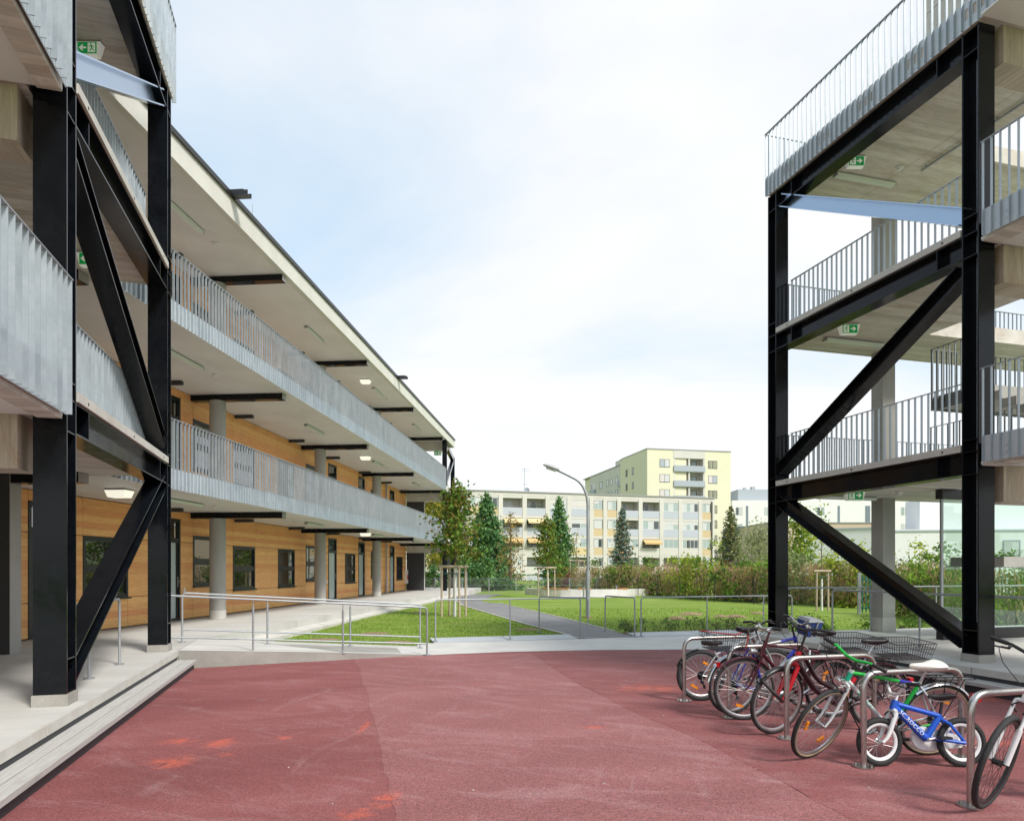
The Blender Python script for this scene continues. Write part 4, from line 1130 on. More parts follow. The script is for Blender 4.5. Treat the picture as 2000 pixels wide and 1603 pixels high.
MB().box(fap, -14.1, LA + .15, -.12, 12.2, ZT + .45, ZT + .62).build('roof_edge', M_aroof, ab)
MB().box(fap, -14, LA, .0, 12, ZT, ZT + .449).build('parapet', M_aw, ab)
bays = [(-60, 'Y'), (-30, 'L'), (836, 'Y')] if False else []
edges = [836, 875, 912.9, 945, 977.8, 1024.7, 1069.6, 1111.6, 1155.5, 1182, 1209, 1251, 1292, 1329, 1368, 1392]
types = ['L', 'L', 'Y', 'Y', 'L', 'L', 'B', 'B', 'Y', 'Y', 'L', 'L', 'W', 'W', 'Y']
for i, (a, b) in enumerate(zip(edges, edges[1:])):
    s0, s1 = s_of(a), s_of(b); ty = types[i]; pw_ = .32
    MB().box(fap, s0 - pw_, s0 + pw_, -.06, 1.59, 0.01, ZT - .001).build('pilaster', M_aw, ab)
    c0, c1 = s0 + pw_ + .005, s1 - pw_ - .005
    for k in range(4):
        z = ZF[k]; top = z + 2.42
        MB().box(fap, c0, c1, .02, 1.58, top, z + 2.775).build('lintel', M_aw, ab)
        low = k == 0
        MB().box(fap, c0, c1, .0 if ty in 'LBW' else .05, .14, z + .0, z + 1.08).build('spandrel', (M_ay if ty == 'Y' else M_ab) if k >= 2 else M_aw if k == 0 else (M_ay if ty == 'Y' else M_awn2 if ar.random() < .3 else M_aw), ab)
        tt = ty
        if ty == 'L' and ar.random() < .12: tt = 'W'
        if ty in 'BW' and k == 0: tt = 'L'
        if tt == 'Y':
            panes(fap, c0 + .12, c1 - .12, z + 1.12, top - .05, .06, 2, ab, blind=ar.choice([0, 0, .3]))
        elif tt == 'W':
            panes(fap, c0 + .05, c1 - .05, z + 1.1, top - .03, .03, ar.choice([3, 4]), ab, blind=ar.choice([0, 0, 0, .4]))
        elif tt == 'B':
            panes(fap, c0 + .05, c1 - .05, z + 1.1, top - .03, .03, 2, ab, blind=ar.choice([.5, .75, .95]))
        else:
            cc = c0 + (c1 - c0) * ar.uniform(.55, .8)
            panes(fap, c0 + .3, cc, z + .1, top - .15, 1.52, 2, ab, blind=ar.choice([0, 0, .4]))
            if ar.random() < .55:
                P = [fap(ar.uniform(c0 + .2, c1 - .2), .3 + ar.uniform(0, .2), z + 1.08 + ar.uniform(0, .35)) for _ in range(60)]
                link('balcony_plants', leaves_mesh('balcony_plants', np.array(P) - np.array(WPOS[ab.name]), .10, [leafmat('balcony_leaf', (.07, .13, .03))]), ab, WPOS[ab.name], kind='stuff')
            if k in (1, 2) and i in (4, 5) or (k == 1 and ar.random() < .4):
                m_ = MB(); am = M_awn if k == 1 else M_awn2
                m_.hexa([fap(c0, -.9, top - .62), fap(c1, -.9, top - .62), fap(c1, -.05, top - .12), fap(c0, -.05, top - .12),
                         fap(c0, -.9, top - .58), fap(c1, -.9, top - .58), fap(c1, -.05, top - .08), fap(c0, -.05, top - .08)])
                m_.box(fap, c0, c1, -.91, -.88, top - .80, top - .59); m_.build('awning', am, ab)
MB().box(fap, LA - .3, LA, -.06, 1.59, .01, ZT - .001).build('pilaster', M_aw, ab)
ant = MB().tube([fap(12.3, 3, ZT + .6), fap(12.3, 3, ZT + 4.4)], .035, 6)
for z, l in ((ZT + 4.2, 1.0), (ZT + 3.9, .7), (ZT + 2.0, .5)): ant.tube([fap(12.3 - l * .4, 3, z), fap(12.3 + l, 3, z)], .02, 4)
ant.build('antenna', M_galvdk, ab)
dsh = MB(); cc = fap(12.5, 2.5, ZT + 1.0)
dsh.add([(cc[0] + .42 * math.cos(a), cc[1], cc[2] + .48 * math.sin(a)) for a in [i * math.pi / 7 for i in range(14)]] + [(cc[0] + .1, cc[1] + .15, cc[2])], [(i, (i + 1) % 14, 14) for i in range(14)])
dsh.build('satellite_dish', M_blindg, ab)
# tall lime-green tower block
Q0 = ((1264 - 1000) / 1340 * 128, 128.0); Q1 = ((1427 - 1000) / 1340 * 131.5, 131.5)
fg, LG = frame_from(Q0, Q1); fgp = lambda s, d, z: fg(s, -d, z)
M_lime_ = mottled('lime_render', (0.66, 0.635, 0.46), (0.69, 0.665, 0.495), .3, .85, fine=20, fineamt=.06, bump=0)
gb = thing('apartment_tower', fgp(LG / 2, 0, 0), 'tall lime-green apartment tower with a recessed stack of grey balconies', 'apartment building')
H_ = 24.0; pz = 2.83
sx0, sx1 = LG * .31, LG * .685
MB().box(fgp, 0, sx0, 0, 14, 0, H_).build('wall', M_lime_, gb)
MB().box(fgp, sx1, LG, 0, 14, 0, H_).build('wall', M_lime_, gb)
MB().box(fgp, sx0 + .002, sx1 - .002, 1.6, 13.9, 0, H_ - 1.4).build('wall', M_aw, gb)
MB().box(fgp, sx0 + .002, sx1 - .002, -.05, 13.9, H_ - 1.5, H_ - .05).build('wall', M_aw, gb)
MB().box(fgp, -.1, LG + .1, -.1, 14.1, H_ + .002, H_ + .16).build('roof_edge', M_aroof, gb)
for s in (sx0 + .15, (sx0 + sx1) / 2, sx1 - .15):
    MB().box(fgp, s - .15, s + .15, .02, 1.58, 0, H_ - 1.51).build('fin_wall', M_aw, gb)
for k in range(8):
    zf = H_ - 2.3 - pz * k - .55
    MB().box(fgp, sx0 + .02, sx1 - .02, -.25, -.05, zf - 1.15, zf - .05).build('balcony_front', M_blindg, gb)
    MB().box(fgp, sx0 + .02, sx1 - .02, -.05, 1.59, zf - 1.25, zf - 1.06).build('balcony_slab', M_aw, gb)
    for a, b in ((.10, .42), (.54, .86)):
        panes(fgp, sx0 + (sx1 - sx0) * a, sx0 + (sx1 - sx0) * b, zf - 1.0, zf + 1.05, 1.50, 2, gb, frm=M_anth)
    for a, b in ((.20, .32), ) :
        pass
    zw = H_ - 3.6 - pz * k + .3
    for s0, s1 in ((LG * .145, LG * .265), (LG * .725, LG * .835)):
        panes(fgp, s0, s1, zw, zw + 1.5, -.03, 2, gb, frm=M_anth, blind=ar.choice([0, 0, .6, .97, .97]))
for x in (4.5, 11.5): MB().box(fgp, x, x + .4, 5, 5.4, H_ + .16, H_ + .9).build('roof_vent', M_aroof, gb)
# side wall receding to the left, then the white wing
R1 = ((1215 - 1000) / 1340 * 140, 140.0)
fs_, LS = frame_from(R1, Q0); fsp = lambda s, d, z: fs_(s, -d, z)
MB().box(fsp, 0, LS - .05, .0, 8, 0, H_).build('wall', M_lime_, gb)
MB().box(fsp, -.05, LS, -.06, 8, H_ + .003, H_ + .155).build('roof_edge', M_aroof, gb)
for k in range(8):
    zw = H_ - 3.9 - pz * k
    for f in (.16, .42): panes(fsp, LS * f, LS * f + .9, zw, zw + 1.4, -.03, 1, gb, frm=M_anth)
T1 = ((1146 - 1000) / 1340 * 162, 162.0)
fw_, LW = frame_from(T1, R1); fwp = lambda s, d, z: fw_(s, -d, z)
wg = thing('apartment_wing', fwp(LW / 2, 0, 0), 'white receding wing of flats left of the lime-green tower', 'apartment building')
MB().box(fwp, 0, LW - .02, .8, 8, 0, H_ - .8).build('wall', M_aw, wg)
MB().box(fwp, -4.8, -.02, 1.2, 9, 0, H_ - .8).build('wall', M_lime_, wg)
MB().box(fwp, -4.85, LW, .7, 8, H_ - .79, H_ - .6).build('roof_edge', M_aroof, wg)
MB().box(fwp, LW * .6, LW * .8, 2, 6, H_ - .6, H_ + .9).build('roof_hut', M_aw, wg)
for k in range(8):
    zw = H_ - 4.3 - pz * k
    for f in (.30, .50, .60, .74): panes(fwp, LW * f, LW * f + (1.9 if f == .3 else 1.3), zw, zw + 1.5, .76, 1, wg, frm=M_anth)
    for f in (.03, .84):
        MB().box(fwp, LW * f, LW * f + 3.4, .35, .79, zw - .9, zw + .25).build('balcony_front', M_blindg, wg)
        panes(fwp, LW * f + .3, LW * f + 3.0, zw + .4, zw + 1.7, .76, 3, wg)
# hospital-like white blocks on the right
M_hw = mottled('white_metal_facade', (0.70, 0.70, 0.69), (0.76, 0.76, 0.75), .5, .6, fine=8, fineamt=.06, bump=0)
M_hs = simple('slate_blue_cladding', (0.17, 0.21, 0.25), .6)
def X(px, Y): return (px - 1000) / 1340 * Y
hb = thing('white_office_block', (X(1560, 140), 140, 0), 'far white flat-roofed block with grey rooftop plant room', 'building')
hY = 140
MB().box(FW, X(1430, hY), X(1850, hY), hY, hY + 25, 0, 15.6).build('wall', M_hw, hb)
MB().box(FW, X(1451, hY), X(1530, hY), hY + 3, hY + 18, 15.61, 18.2).build('plant_room', M_blindg, hb)
MB().box(FW, X(1470, hY), X(1474, hY), hY + 5, hY + 6, 18.21, 18.8).box(FW, X(1485, hY), X(1492, hY), hY + 5, hY + 6, 18.21, 19).build('roof_vents', M_blindg, hb)
for r_ in range(3):
    zz0 = 12.6 - 3.4 * r_
    for px in (1437, 1444, 1493, 1500, 1544, 1552, 1596, 1604, 1760, 1768, 1776, 1783, 1806, 1814, 1826, 1832):
        panes(FW, X(px, hY), X(px, hY) + .62, zz0, zz0 + 1.6, hY - .04, 1, hb, frm=M_blindg)
for px in (1457, 1636, 1690, 1695):
    MB().box(FW, X(px, hY), X(px, hY) + .45, hY - .05, hY - .01, 9.2, 14.5).build('window_strip', M_hs, hb)
s2 = thing('slate_pavilion', (X(1470, 120), 118, 0), 'low slate-blue clad pavilion in front of the far white block', 'building')
MB().box(FW, X(1446, 118), X(1500, 118), 118, 128, 4.5, 9.0).build('wall', M_hs, s2)
MB().box(FW, X(1446, 118), X(1500, 118), 118.5, 128, 0, 4.49).build('wall', M_blindg, s2)
for i in range(9): MB().box(FW, X(1448 + 5.5 * i, 118), X(1448 + 5.5 * i, 118) + .25, 118.2, 118.48, 3.2, 4.48).build('post', M_aw, s2)
bb = thing('beige_wall_block', (X(1660, 80), 80, 0), 'long beige flat wall block behind the low white building', 'building')
MB().box(FW, X(1500, 80), X(1722, 80), 80, 90, 0, 7.0).build('wall', simple('beige_render', (.50, .40, .31), .8), bb)
MB().box(FW, X(1499, 80), X(1723, 80), 79.9, 90.1, 7.001, 7.1).build('roof_edge', M_aroof, bb)
lw = thing('low_white_building', (X(1720, 42), 42, 0), 'low white flat-roofed building behind the bushes, seen through the open tower', 'building')
A0, A1, A2 = (X(1560, 46.5), 46.5), (X(1722, 44), 44.0), (X(2120, 42.5), 42.5)
f1, l1 = frame_from(A0, A1); f1p = lambda s, d, z: f1(s, -d, z)
f2, l2 = frame_from(A1, A2); f2p = lambda s, d, z: f2(s, -d, z)
MB().box(f1p, 0, l1, 0, 14, 0, 4.25).build('wall', M_hw, lw)
MB().box(f2p, .02, l2, .01, 12, 0, 4.20).build('wall', M_hw, lw)
MB().box(f1p, -.05, l1 + .03, -.06, 14, 4.251, 4.36).box(f2p, .04, l2, -.05, 12, 4.051, 4.15).build('roof_edge', M_blindg, lw)
MB().box(f2p, 3.6, l2, 3.0, 5.2, 4.151, 6.4).build('upper_storey', M_hw, lw)
for s in (2.3, 4.1): 
    panes(f2p, s, s + 1.15, .75, 2.6, -.03, 2, lw, frm=M_wframe, blind=.55)
panes(f2p, 10.0, 11.0, 2.5, 3.5, -.03, 1, lw, frm=M_blindg); panes(f2p, 7.2, 8.2, 2.5, 3.5, -.03, 1, lw, frm=M_blindg)
# ================================================================== VEGETATION
L_maple = [leafmat('maple_leaf', (0.085, 0.162, 0.027)), leafmat('maple_leaf_light', (0.145, 0.230, 0.043)), leafmat('maple_leaf_rust', (0.204, 0.170, 0.043))]
L_con = [leafmat('conifer_needles', (0.059, 0.149, 0.065), (0.121, 0.257, 0.095), .15), leafmat('conifer_needles_light', (0.121, 0.230, 0.081), (0.203, 0.351, 0.121), .15)]
L_blue = [leafmat('blue_spruce_needles', (0.134, 0.192, 0.163), (0.250, 0.317, 0.278), .15), leafmat('spruce_needles_green', (0.077, 0.154, 0.086), None, .15), leafmat('spruce_cones', (0.422, 0.250, 0.134), None, .1)]
L_olive = [leafmat('olive_needles', (0.122, 0.154, 0.061), (0.204, 0.245, 0.102), .15), leafmat('olive_needles_brown', (0.204, 0.174, 0.082), None, .15)]
L_rust = [leafmat('rusty_needles', (0.297, 0.189, 0.061), None, .3), leafmat('rusty_needles_green', (0.176, 0.176, 0.054), None, .3)]
L_yel = [leafmat('yellow_leaf', (0.338, 0.300, 0.044), None, .4), leafmat('yellow_green_leaf', (0.213, 0.237, 0.044), None, .4)]
L_shA = [leafmat('shrub_leaf_green', (0.131, 0.236, 0.038)), leafmat('shrub_leaf_mid', (0.210, 0.315, 0.052)), leafmat('shrub_leaf_dark', (0.070, 0.131, 0.032))]
L_shB = [leafmat('shrub_leaf_yellow', (0.319, 0.362, 0.051)), leafmat('shrub_leaf_lime', (0.232, 0.319, 0.043)), L_shA[0]]
L_shC = [leafmat('shrub_leaf_greyish', (0.196, 0.238, 0.105)), leafmat('shrub_leaf_sage', (0.252, 0.280, 0.140)), L_shA[0]]
L_dry = [leafmat('dry_leaf', (0.434, 0.283, 0.133), None, .2), leafmat('dry_twig_leaf', (0.333, 0.233, 0.125), None, .2), leafmat('dry_leaf_pink', (0.400, 0.250, 0.184), None, .2)]
L_red = [leafmat('red_leaf', (0.154, 0.039, 0.042), None, .3), leafmat('red_brown_leaf', (0.196, 0.084, 0.049), None, .3)]
L_pale = [leafmat('pale_leaf', (0.312, 0.324, 0.180), None, .4), leafmat('pale_green_leaf', (0.240, 0.276, 0.120), None, .4)]
M_twig = simple('brown_twig', (.16, .11, .07), .9)

def branchy(base, H, rt, nb, spread, r, z0=.3, lean=(0, 0), up=.55):
    """trunk and limbs; returns (trunk mesh builder, list of limb polylines)"""
    x, y, z = base; mb = MB(); n = 7
    tr = [(x + lean[0] * (i / n) + r.uniform(-.03, .03) * H * .1, y + lean[1] * (i / n), z + H * i / n) for i in range(n + 1)]
    tr[0] = (x, y, z - .05)
    mb.tube(tr, [rt * (1 - .88 * i / n) for i in range(n + 1)], 8)
    limbs = []
    for i in range(nb):
        f = z0 + (1 - z0) * (i + .3) / nb; k = min(int(f * n), n - 1)
        p = Vector(tr[k]).lerp(Vector(tr[k + 1]), f * n - k); a = i * 2.4 + r.uniform(-.5, .5)
        L = spread * (1.05 - .75 * (f - z0) / (1 - z0)) * r.uniform(.75, 1.15)
        q = p + Vector((math.cos(a), math.sin(a), up)).normalized() * L * .55 + Vector((0, 0, .04 * L))
        e = p + Vector((math.cos(a + r.uniform(-.3, .3)), math.sin(a), up * .8)).normalized() * L
        mb.tube([p, q, e], [rt * .34 * (1 - f * .5), rt * .2, rt * .06], 5)
        limbs.append((p, q, e))
    return mb, limbs
def leafy_tree(name, base, H, rt, nb, spread, per, size, mats, label, group=None, seed=1, z0=.3, lean=(0, 0), sc=.20, up=.55, white=None, cat='tree'):
    r = random.Random(seed); t = thing(name, base, label, cat, group)
    mb, limbs = branchy(base, H, rt, nb, spread, r, z0, lean, up)
    mb.build('trunk', M_bark, t, smooth=True)
    if white: MB().tube([(base[0], base[1], base[2] - .02), (base[0] + lean[0] * white / H, base[1], base[2] + white)], [rt * 1.12, rt * .95], 10).build('painted_trunk', M_lime, t, smooth=True)
    P = []
    for (p, q, e) in limbs:
        for (c, k) in ((q, .45), (e, .55)):
            m = int(per * k)
            for _ in range(m):
                f = r.random(); c2 = (p.lerp(q, .4 + .6 * f) if c is q else q.lerp(e, f))
                P.append(c2 + Vector((r.gauss(0, sc), r.gauss(0, sc), r.gauss(0, sc * .75))))
    top = Vector((base[0] + lean[0], base[1] + lean[1], base[2] + H))
    for _ in range(per): P.append(top + Vector((r.gauss(0, sc * .7), r.gauss(0, sc * .7), r.gauss(-.1, sc * 1.3))))
    me = leaves_mesh('crown', np.array([tuple(p) for p in P]) - np.array(base), size, mats)
    link('crown', me, t, base)
    return t
def tree_stakes(base, posts, zt, beam, label, ties=True):
    t = thing('tree_stakes', base, label, 'tree support', 'wooden tree stake frames')
    for (dx, dy) in posts:
        MB().tube([(base[0] + dx, base[1] + dy, -.05), (base[0] + dx * .97, base[1] + dy, zt)], [.039, .036], 10).build('post', M_stake, t, smooth=True)
    for (a, b) in beam:
        A_, B_ = posts[a], posts[b]; d = (Vector((B_[0], B_[1], 0)) - Vector((A_[0], A_[1], 0))).normalized() * .10
        MB().tube([(base[0] + A_[0] - d.x, base[1] + A_[1] - d.y, zt + .045), (base[0] + B_[0] + d.x, base[1] + B_[1] + d.y, zt + .045)], .05, 10).build('cross_bar', M_stake, t, smooth=True)
    if ties:
        mb = MB()
        for (dx, dy) in posts: mb.tube([(base[0] + dx, base[1] + dy, zt - .18), (base[0], base[1] - .05, zt - .2)], .014, 5)
        mb.build('tie_strap', M_gfence, t)
c = (-2.02, 24.0, -.02)
leafy_tree('maple_tree', c, 4.35, .058, 19, 1.2, 120, .072, L_maple, 'young maple tree with a whitewashed trunk between wooden stakes, beside the near railing', None, 3, .43, (.08, 0), .20, .5, 1.75)
tree_stakes(c, [(-.43, -.15), (.20, -.28), (.40, .05), (-.2, .35)], 1.72, [(0, 1), (1, 2), (0, 3)], 'three-post wooden stake frame around the young maple near the railing')
c = (2.13, 40.6, -.02)
leafy_tree('maple_tree', c, 4.4, .06, 15, 1.05, 85, .095, L_maple, 'smaller staked maple on the lawn in front of the second green conifer', None, 8, .4, (-.05, 0), .22, .5, 1.5)
tree_stakes(c, [(-.62, -1.0), (-.15, -2.4), (.25, -2.3), (.42, .2)], 1.7, [(0, 1), (1, 2), (2, 3)], 'wooden stake frame around the smaller maple in mid lawn')
c = (5.35, 57, -.02)
leafy_tree('young_tree', c, 4.6, .05, 9, .8, 10, .10, L_rust, 'nearly bare young tree with pale stakes left of the lamp pole', None, 4, .4)
tree_stakes(c, [(-.55, -.2), (.15, -.4), (.65, 0)], 2.3, [(0, 1), (1, 2)], 'pale stake frame around the nearly bare young tree', False)
c = (X(1605, 28), 28.0, -.02)
leafy_tree('young_tree', c, 4.2, .04, 8, .6, 9, .08, L_shB, 'thin young tree between pale stakes, seen through the open tower', None, 6, .5, white=1.3)
tree_stakes((c[0], c[1], 0), [(-.26, -.1), (.22, -.1)], 1.55, [(0, 1)], 'two pale stakes with a cross bar, seen through the open tower')

def conifer(name, base, H, Rm, mats, label, seed, n=2600, size=.16, dens=1.0, droop=.25, bare=0.0, matw=None, shape=.8):
    r = np.random.default_rng(seed); t = thing(name, base, label, 'conifer', None)
    MB().tube([(base[0], base[1], -.1), (base[0], base[1], base[2] + H * .97)], [H * .018 + .05, .02], 8).build('trunk', M_bark, t, smooth=True)
    nb = int(H * 15 * dens); P = []; br = MB()
    for i in range(nb):
        f = (i + r.random()) / nb                       # 0 at the bottom
        L = Rm * (1 - f) ** shape * r.uniform(.68, 1.12) + .10
        a = i * 2.39996 + r.uniform(-.3, .3); z = base[2] + H * (bare + (1 - bare) * f)
        k = max(4, int(n / nb * (L / Rm * 1.7)))
        u = r.random(k) ** .6
        dz = -droop * L * u + .34 * L * u ** 2
        sp = .06 + .13 * L * u
        P.append(np.stack([base[0] + np.cos(a) * L * u + r.normal(0, 1, k) * sp, base[1] + np.sin(a) * L * u + r.normal(0, 1, k) * sp, z + dz + r.normal(0, .05 + .03 * L, k)], 1))
        if i % 2 == 0: br.tube([(base[0], base[1], z), (base[0] + math.cos(a) * L * .8, base[1] + math.sin(a) * L * .8, z - droop * L * .5)], [.022, .006], 4)
    br.build('branches', M_bark, t, kind='stuff')
    P = np.concatenate(P); mi = r.choice(len(mats), len(P), p=matw) if matw else None
    me = leaves_mesh('crown', P - np.array(base), size, mats, .38, mi)
    link('crown', me, t, base)
conifer('conifer_tree', (X(950, 62), 62, 0), 8.5, 3.0, L_con, 'broad dark green conifer, leftmost behind the chain-link fence', 1, 9500, .21, 1.3, .3, 0, [.55, .45], .80)
conifer('conifer_tree', (X(1092, 69), 69, 0), 8.9, 2.15, L_con, 'narrow green conifer left of the lamp pole, before the flats', 2, 6500, .20, 1.2, .3, 0, [.4, .6], .78)
conifer('spruce_tree', (X(1215, 74), 74, 0), 8.2, 1.55, L_blue, 'blue-grey spruce with brown cones in front of the flats', 3, 4200, .19, 1.0, .35, .02, [.62, .24, .14], .72)
conifer('spruce_tree', (X(1427, 70), 70, 0), 8.0, 2.0, L_olive, 'olive-green spruce at the right end of the apartment block', 5, 3600, .19, .9, .32, .02, [.75, .25], .75)
conifer('larch_tree', (X(997, 57), 57, 0), 6.4, 1.5, L_rust, 'sparse rusty larch right of the broad dark conifer', 6, 900, .13, .6, .15, .06, None, .55)

def shrub(name, c, rx, ry, H, n, size, mats, label, seed, dry=0.0, group=None, zmin=.0, twigs=40, cat='shrub', clump=9):
    r = np.random.default_rng(seed); rr = random.Random(seed); t = thing(name, c, label, cat, group)
    # leaf clumps through the volume, denser on the outside
    K = max(6, int(clump * H * rx)); d = r.normal(size=(K, 3)); d /= np.linalg.norm(d, axis=1, keepdims=True); rad = r.uniform(.45, 1.05, (K, 1))
    C = d * rad; C[:, 2] = np.abs(C[:, 2]) * (1 if zmin == 0 else 1)
    C = C * np.array([rx, ry, H]) ; C[:, 2] = zmin * H + C[:, 2] * (1 - zmin)
    C[:, 2] *= r.uniform(.82, 1.10, K)
    low = r.random(K) < .26; C[low, 2] = r.uniform(.05 + zmin, .6, low.sum()) * H
    pick = r.integers(0, K, n); s = r.uniform(.10, .24, K)[pick][:, None] * (.6 + .25 * H)
    P = C[pick] + r.normal(size=(n, 3)) * s * np.array([1, 1, .8]); P[:, 2] = np.clip(P[:, 2], .03, None)
    cm = r.integers(0, len(mats), K)[pick]; fl = r.random(n) < .3; cm[fl] = r.integers(0, len(mats), fl.sum())
    link('foliage', leaves_mesh('foliage', P, size, mats, .6, cm), t, c)
    mb = MB()
    for i in range(twigs):
        a = rr.uniform(0, 6.28); q = rr.random() ** .5; x, y = math.cos(a) * rx * q * .85, math.sin(a) * ry * q * .85
        h = H * rr.uniform(.45, 1.02) * (1 - .3 * q)
        mb.tube([(c[0] + x * .8, c[1] + y * .8, c[2] - .05), (c[0] + x + rr.gauss(0, .08), c[1] + y + rr.gauss(0, .08), c[2] + h * .6), (c[0] + x * 1.1 + rr.gauss(0, .2), c[1] + y * 1.1 + rr.gauss(0, .2), c[2] + h)], [.014, .010, .004], 4)
    if mb.v: mb.build('twigs', M_twig, t, kind='stuff')
    if dry > 0:
        m = int(n * dry); a = r.uniform(0, 6.28, m); q = r.uniform(.72, 1.02, m)
        z = r.uniform(.03, .66, m) * H
        Pd = np.stack([np.cos(a) * rx * q + r.normal(0, .08, m), np.sin(a) * ry * q + r.normal(0, .08, m), z], 1)
        dirs = np.stack([r.normal(0, .25, m), r.normal(0, .25, m), np.ones(m)], 1)
        # upright dry twiglets: long thin faces
        b = np.stack([np.cos(a + 1.57), np.sin(a + 1.57), np.zeros(m)], 1) * .012
        Ld = dirs * r.uniform(.10, .26, m)[:, None]
        V = np.stack([Pd - b, Pd + b, Pd + b * .3 + Ld, Pd - b * .3 + Ld], 1).reshape(-1, 3)
        link('dry_twigs', np_mesh('dry_twigs', V, np.arange(4 * m).reshape(m, 4), L_dry, r.integers(0, 3, m)), t, c, kind='stuff')
    return t
# hedge along the right side of the lawn, from far left to near right
HG = 'overgrown shrubs of the hedge'
hedge = [((5.6, 49.0), 1.7, 1.2, 2.6, L_shC, .9, 'straw-coloured shrub at the far left end of the hedge, beside the lamp pole'),
         ((7.9, 47.0), 1.8, 1.2, 2.9, L_shA, .9, 'twiggy shrub with a green top behind the low curved seat wall'),
         ((9.6, 44.2), 1.7, 1.2, 2.8, L_shA, 1.0, 'dry brown-footed shrub below the blue-grey spruce'),
         ((10.5, 41.2), 1.6, 1.2, 3.0, L_shB, .8, 'shrub with mixed green and lime top, right of the blue-grey spruce'),
         ((11.0, 38.4), 1.5, 1.2, 3.1, L_shB, .35, 'bright lime-leaved shrub reaching down to the lawn in mid hedge'),
         ((12.0, 36.4), 1.4, 1.1, 2.6, L_shA, .9, 'low twiggy shrub right of the bright lime one'),
         ((13.0, 35.0), 1.5, 1.2, 2.7, L_shA, .7, 'rusty-tipped green shrub under the apartment block corner'),
         ((14.0, 33.6), 1.6, 1.2, 3.0, L_shC, .5, 'grey-green willow-like shrub in the hedge left of the black post'),
         ((14.9, 31.6), 1.4, 1.2, 2.8, L_shB, .7, 'yellow-green shrub just left of the far black post'),
         ((15.6, 30.3), 1.3, 1.2, 3.0, L_shB, .6, 'leafy shrub just right of the far black post'),
         ((17.0, 30.4), 1.4, 1.2, 2.8, L_shA, .6, 'dense shrub behind the pale stakes, seen through the open tower'),
         ((18.3, 29.8), 1.5, 1.2, 3.0, L_shB, .5, 'yellow-tinged shrub left of the green bar fence')]
for i, ((x, y), rx, ry, H, m, dry, lb) in enumerate(hedge):
    H *= .97; dry *= .95
    shrub('hedge_shrub', (x, y, 0), rx, ry, H, 2600, .085, m, lb, 40 + i, dry, HG, .0, 46)
leafy_tree('ash_tree', (X(1566, 36), 36, 0), 4.5, .09, 12, 1.3, 130, .10, L_shB, 'upright yellow-green tree over the hedge behind the black diagonal', None, 12, .3, sc=.28)
leafy_tree('birch_tree', (X(1482, 55), 55, 0), 4.6, .10, 16, 2.6, 110, .11, L_pale, 'pale feathery tree behind the hedge, left of the far black post', None, 13, .2, sc=.5)
leafy_tree('willow_tree', (X(846, 62), 62, 0), 8.6, .15, 24, 3.4, 260, .14, L_yel, 'yellow-leaved tree beyond the far end of the timber building', None, 14, .12, sc=.6)
shrub('laurel_shrub', (X(920, 53), 53, 0), 2.6, 1.4, 2.5, 3600, .11, [L_con[0], L_shA[2], L_con[1]], 'dark evergreen shrub behind the fence below the broad conifer', 70, 0, None, 0, 10)
shrub('laurel_shrub', (X(975, 54), 54, 0), 1.6, 1.2, 1.9, 1800, .11, [L_con[0], L_shA[2]], 'smaller dark evergreen shrub left of the rusty larch', 71, 0, None, 0, 10)
shrub('green_shrub', (X(1098, 60), 60, 0), 1.5, 1.2, 2.4, 1700, .12, L_maple, 'green shrub under the narrow conifer behind the fence', 72, 0, None, 0, 10)
shrub('purple_shrub', (X(1112, 56), 56, 0), .9, .8, 2.0, 1100, .10, L_red, 'dark red-leaved shrub behind the fence near the lamp pole', 73, 0, None, 0, 10)
shrub('green_shrub', (X(835, 57), 57, 0), 1.8, 1.2, 2.2, 1800, .11, [L_shA[2], L_con[0]], 'dark shrub behind the fence at the timber building end', 74, 0, None, 0, 8)
leafy_tree('robinia_tree', (X(878, 66), 66, 0), 7.6, .12, 16, 2.2, 100, .14, L_red + L_yel, 'reddish autumn tree behind the far stair frame', None, 15, .2, sc=.5)
for i, (px, Y, rx, H, m, lb) in enumerate(((1795, 24, 1.2, 2.1, L_shA, 'bush left of the glass lobby, against the low white building'), (1850, 22.5, 1.5, 2.5, L_shA, 'bush seen through the left glass pane of the lobby'),
                                           (1925, 21, 1.5, 2.3, L_shC, 'sage-green bush seen through the middle of the glass lobby'), (1990, 19.5, 1.5, 2.4, L_shA, 'bush at the picture edge behind the glass lobby'))):
    shrub('garden_bush', (X(px, Y), Y, 0), rx, 1.1, H, 2600, .062, m, lb, 80 + i, .2, 'bushes behind the glass lobby', 0, 30)
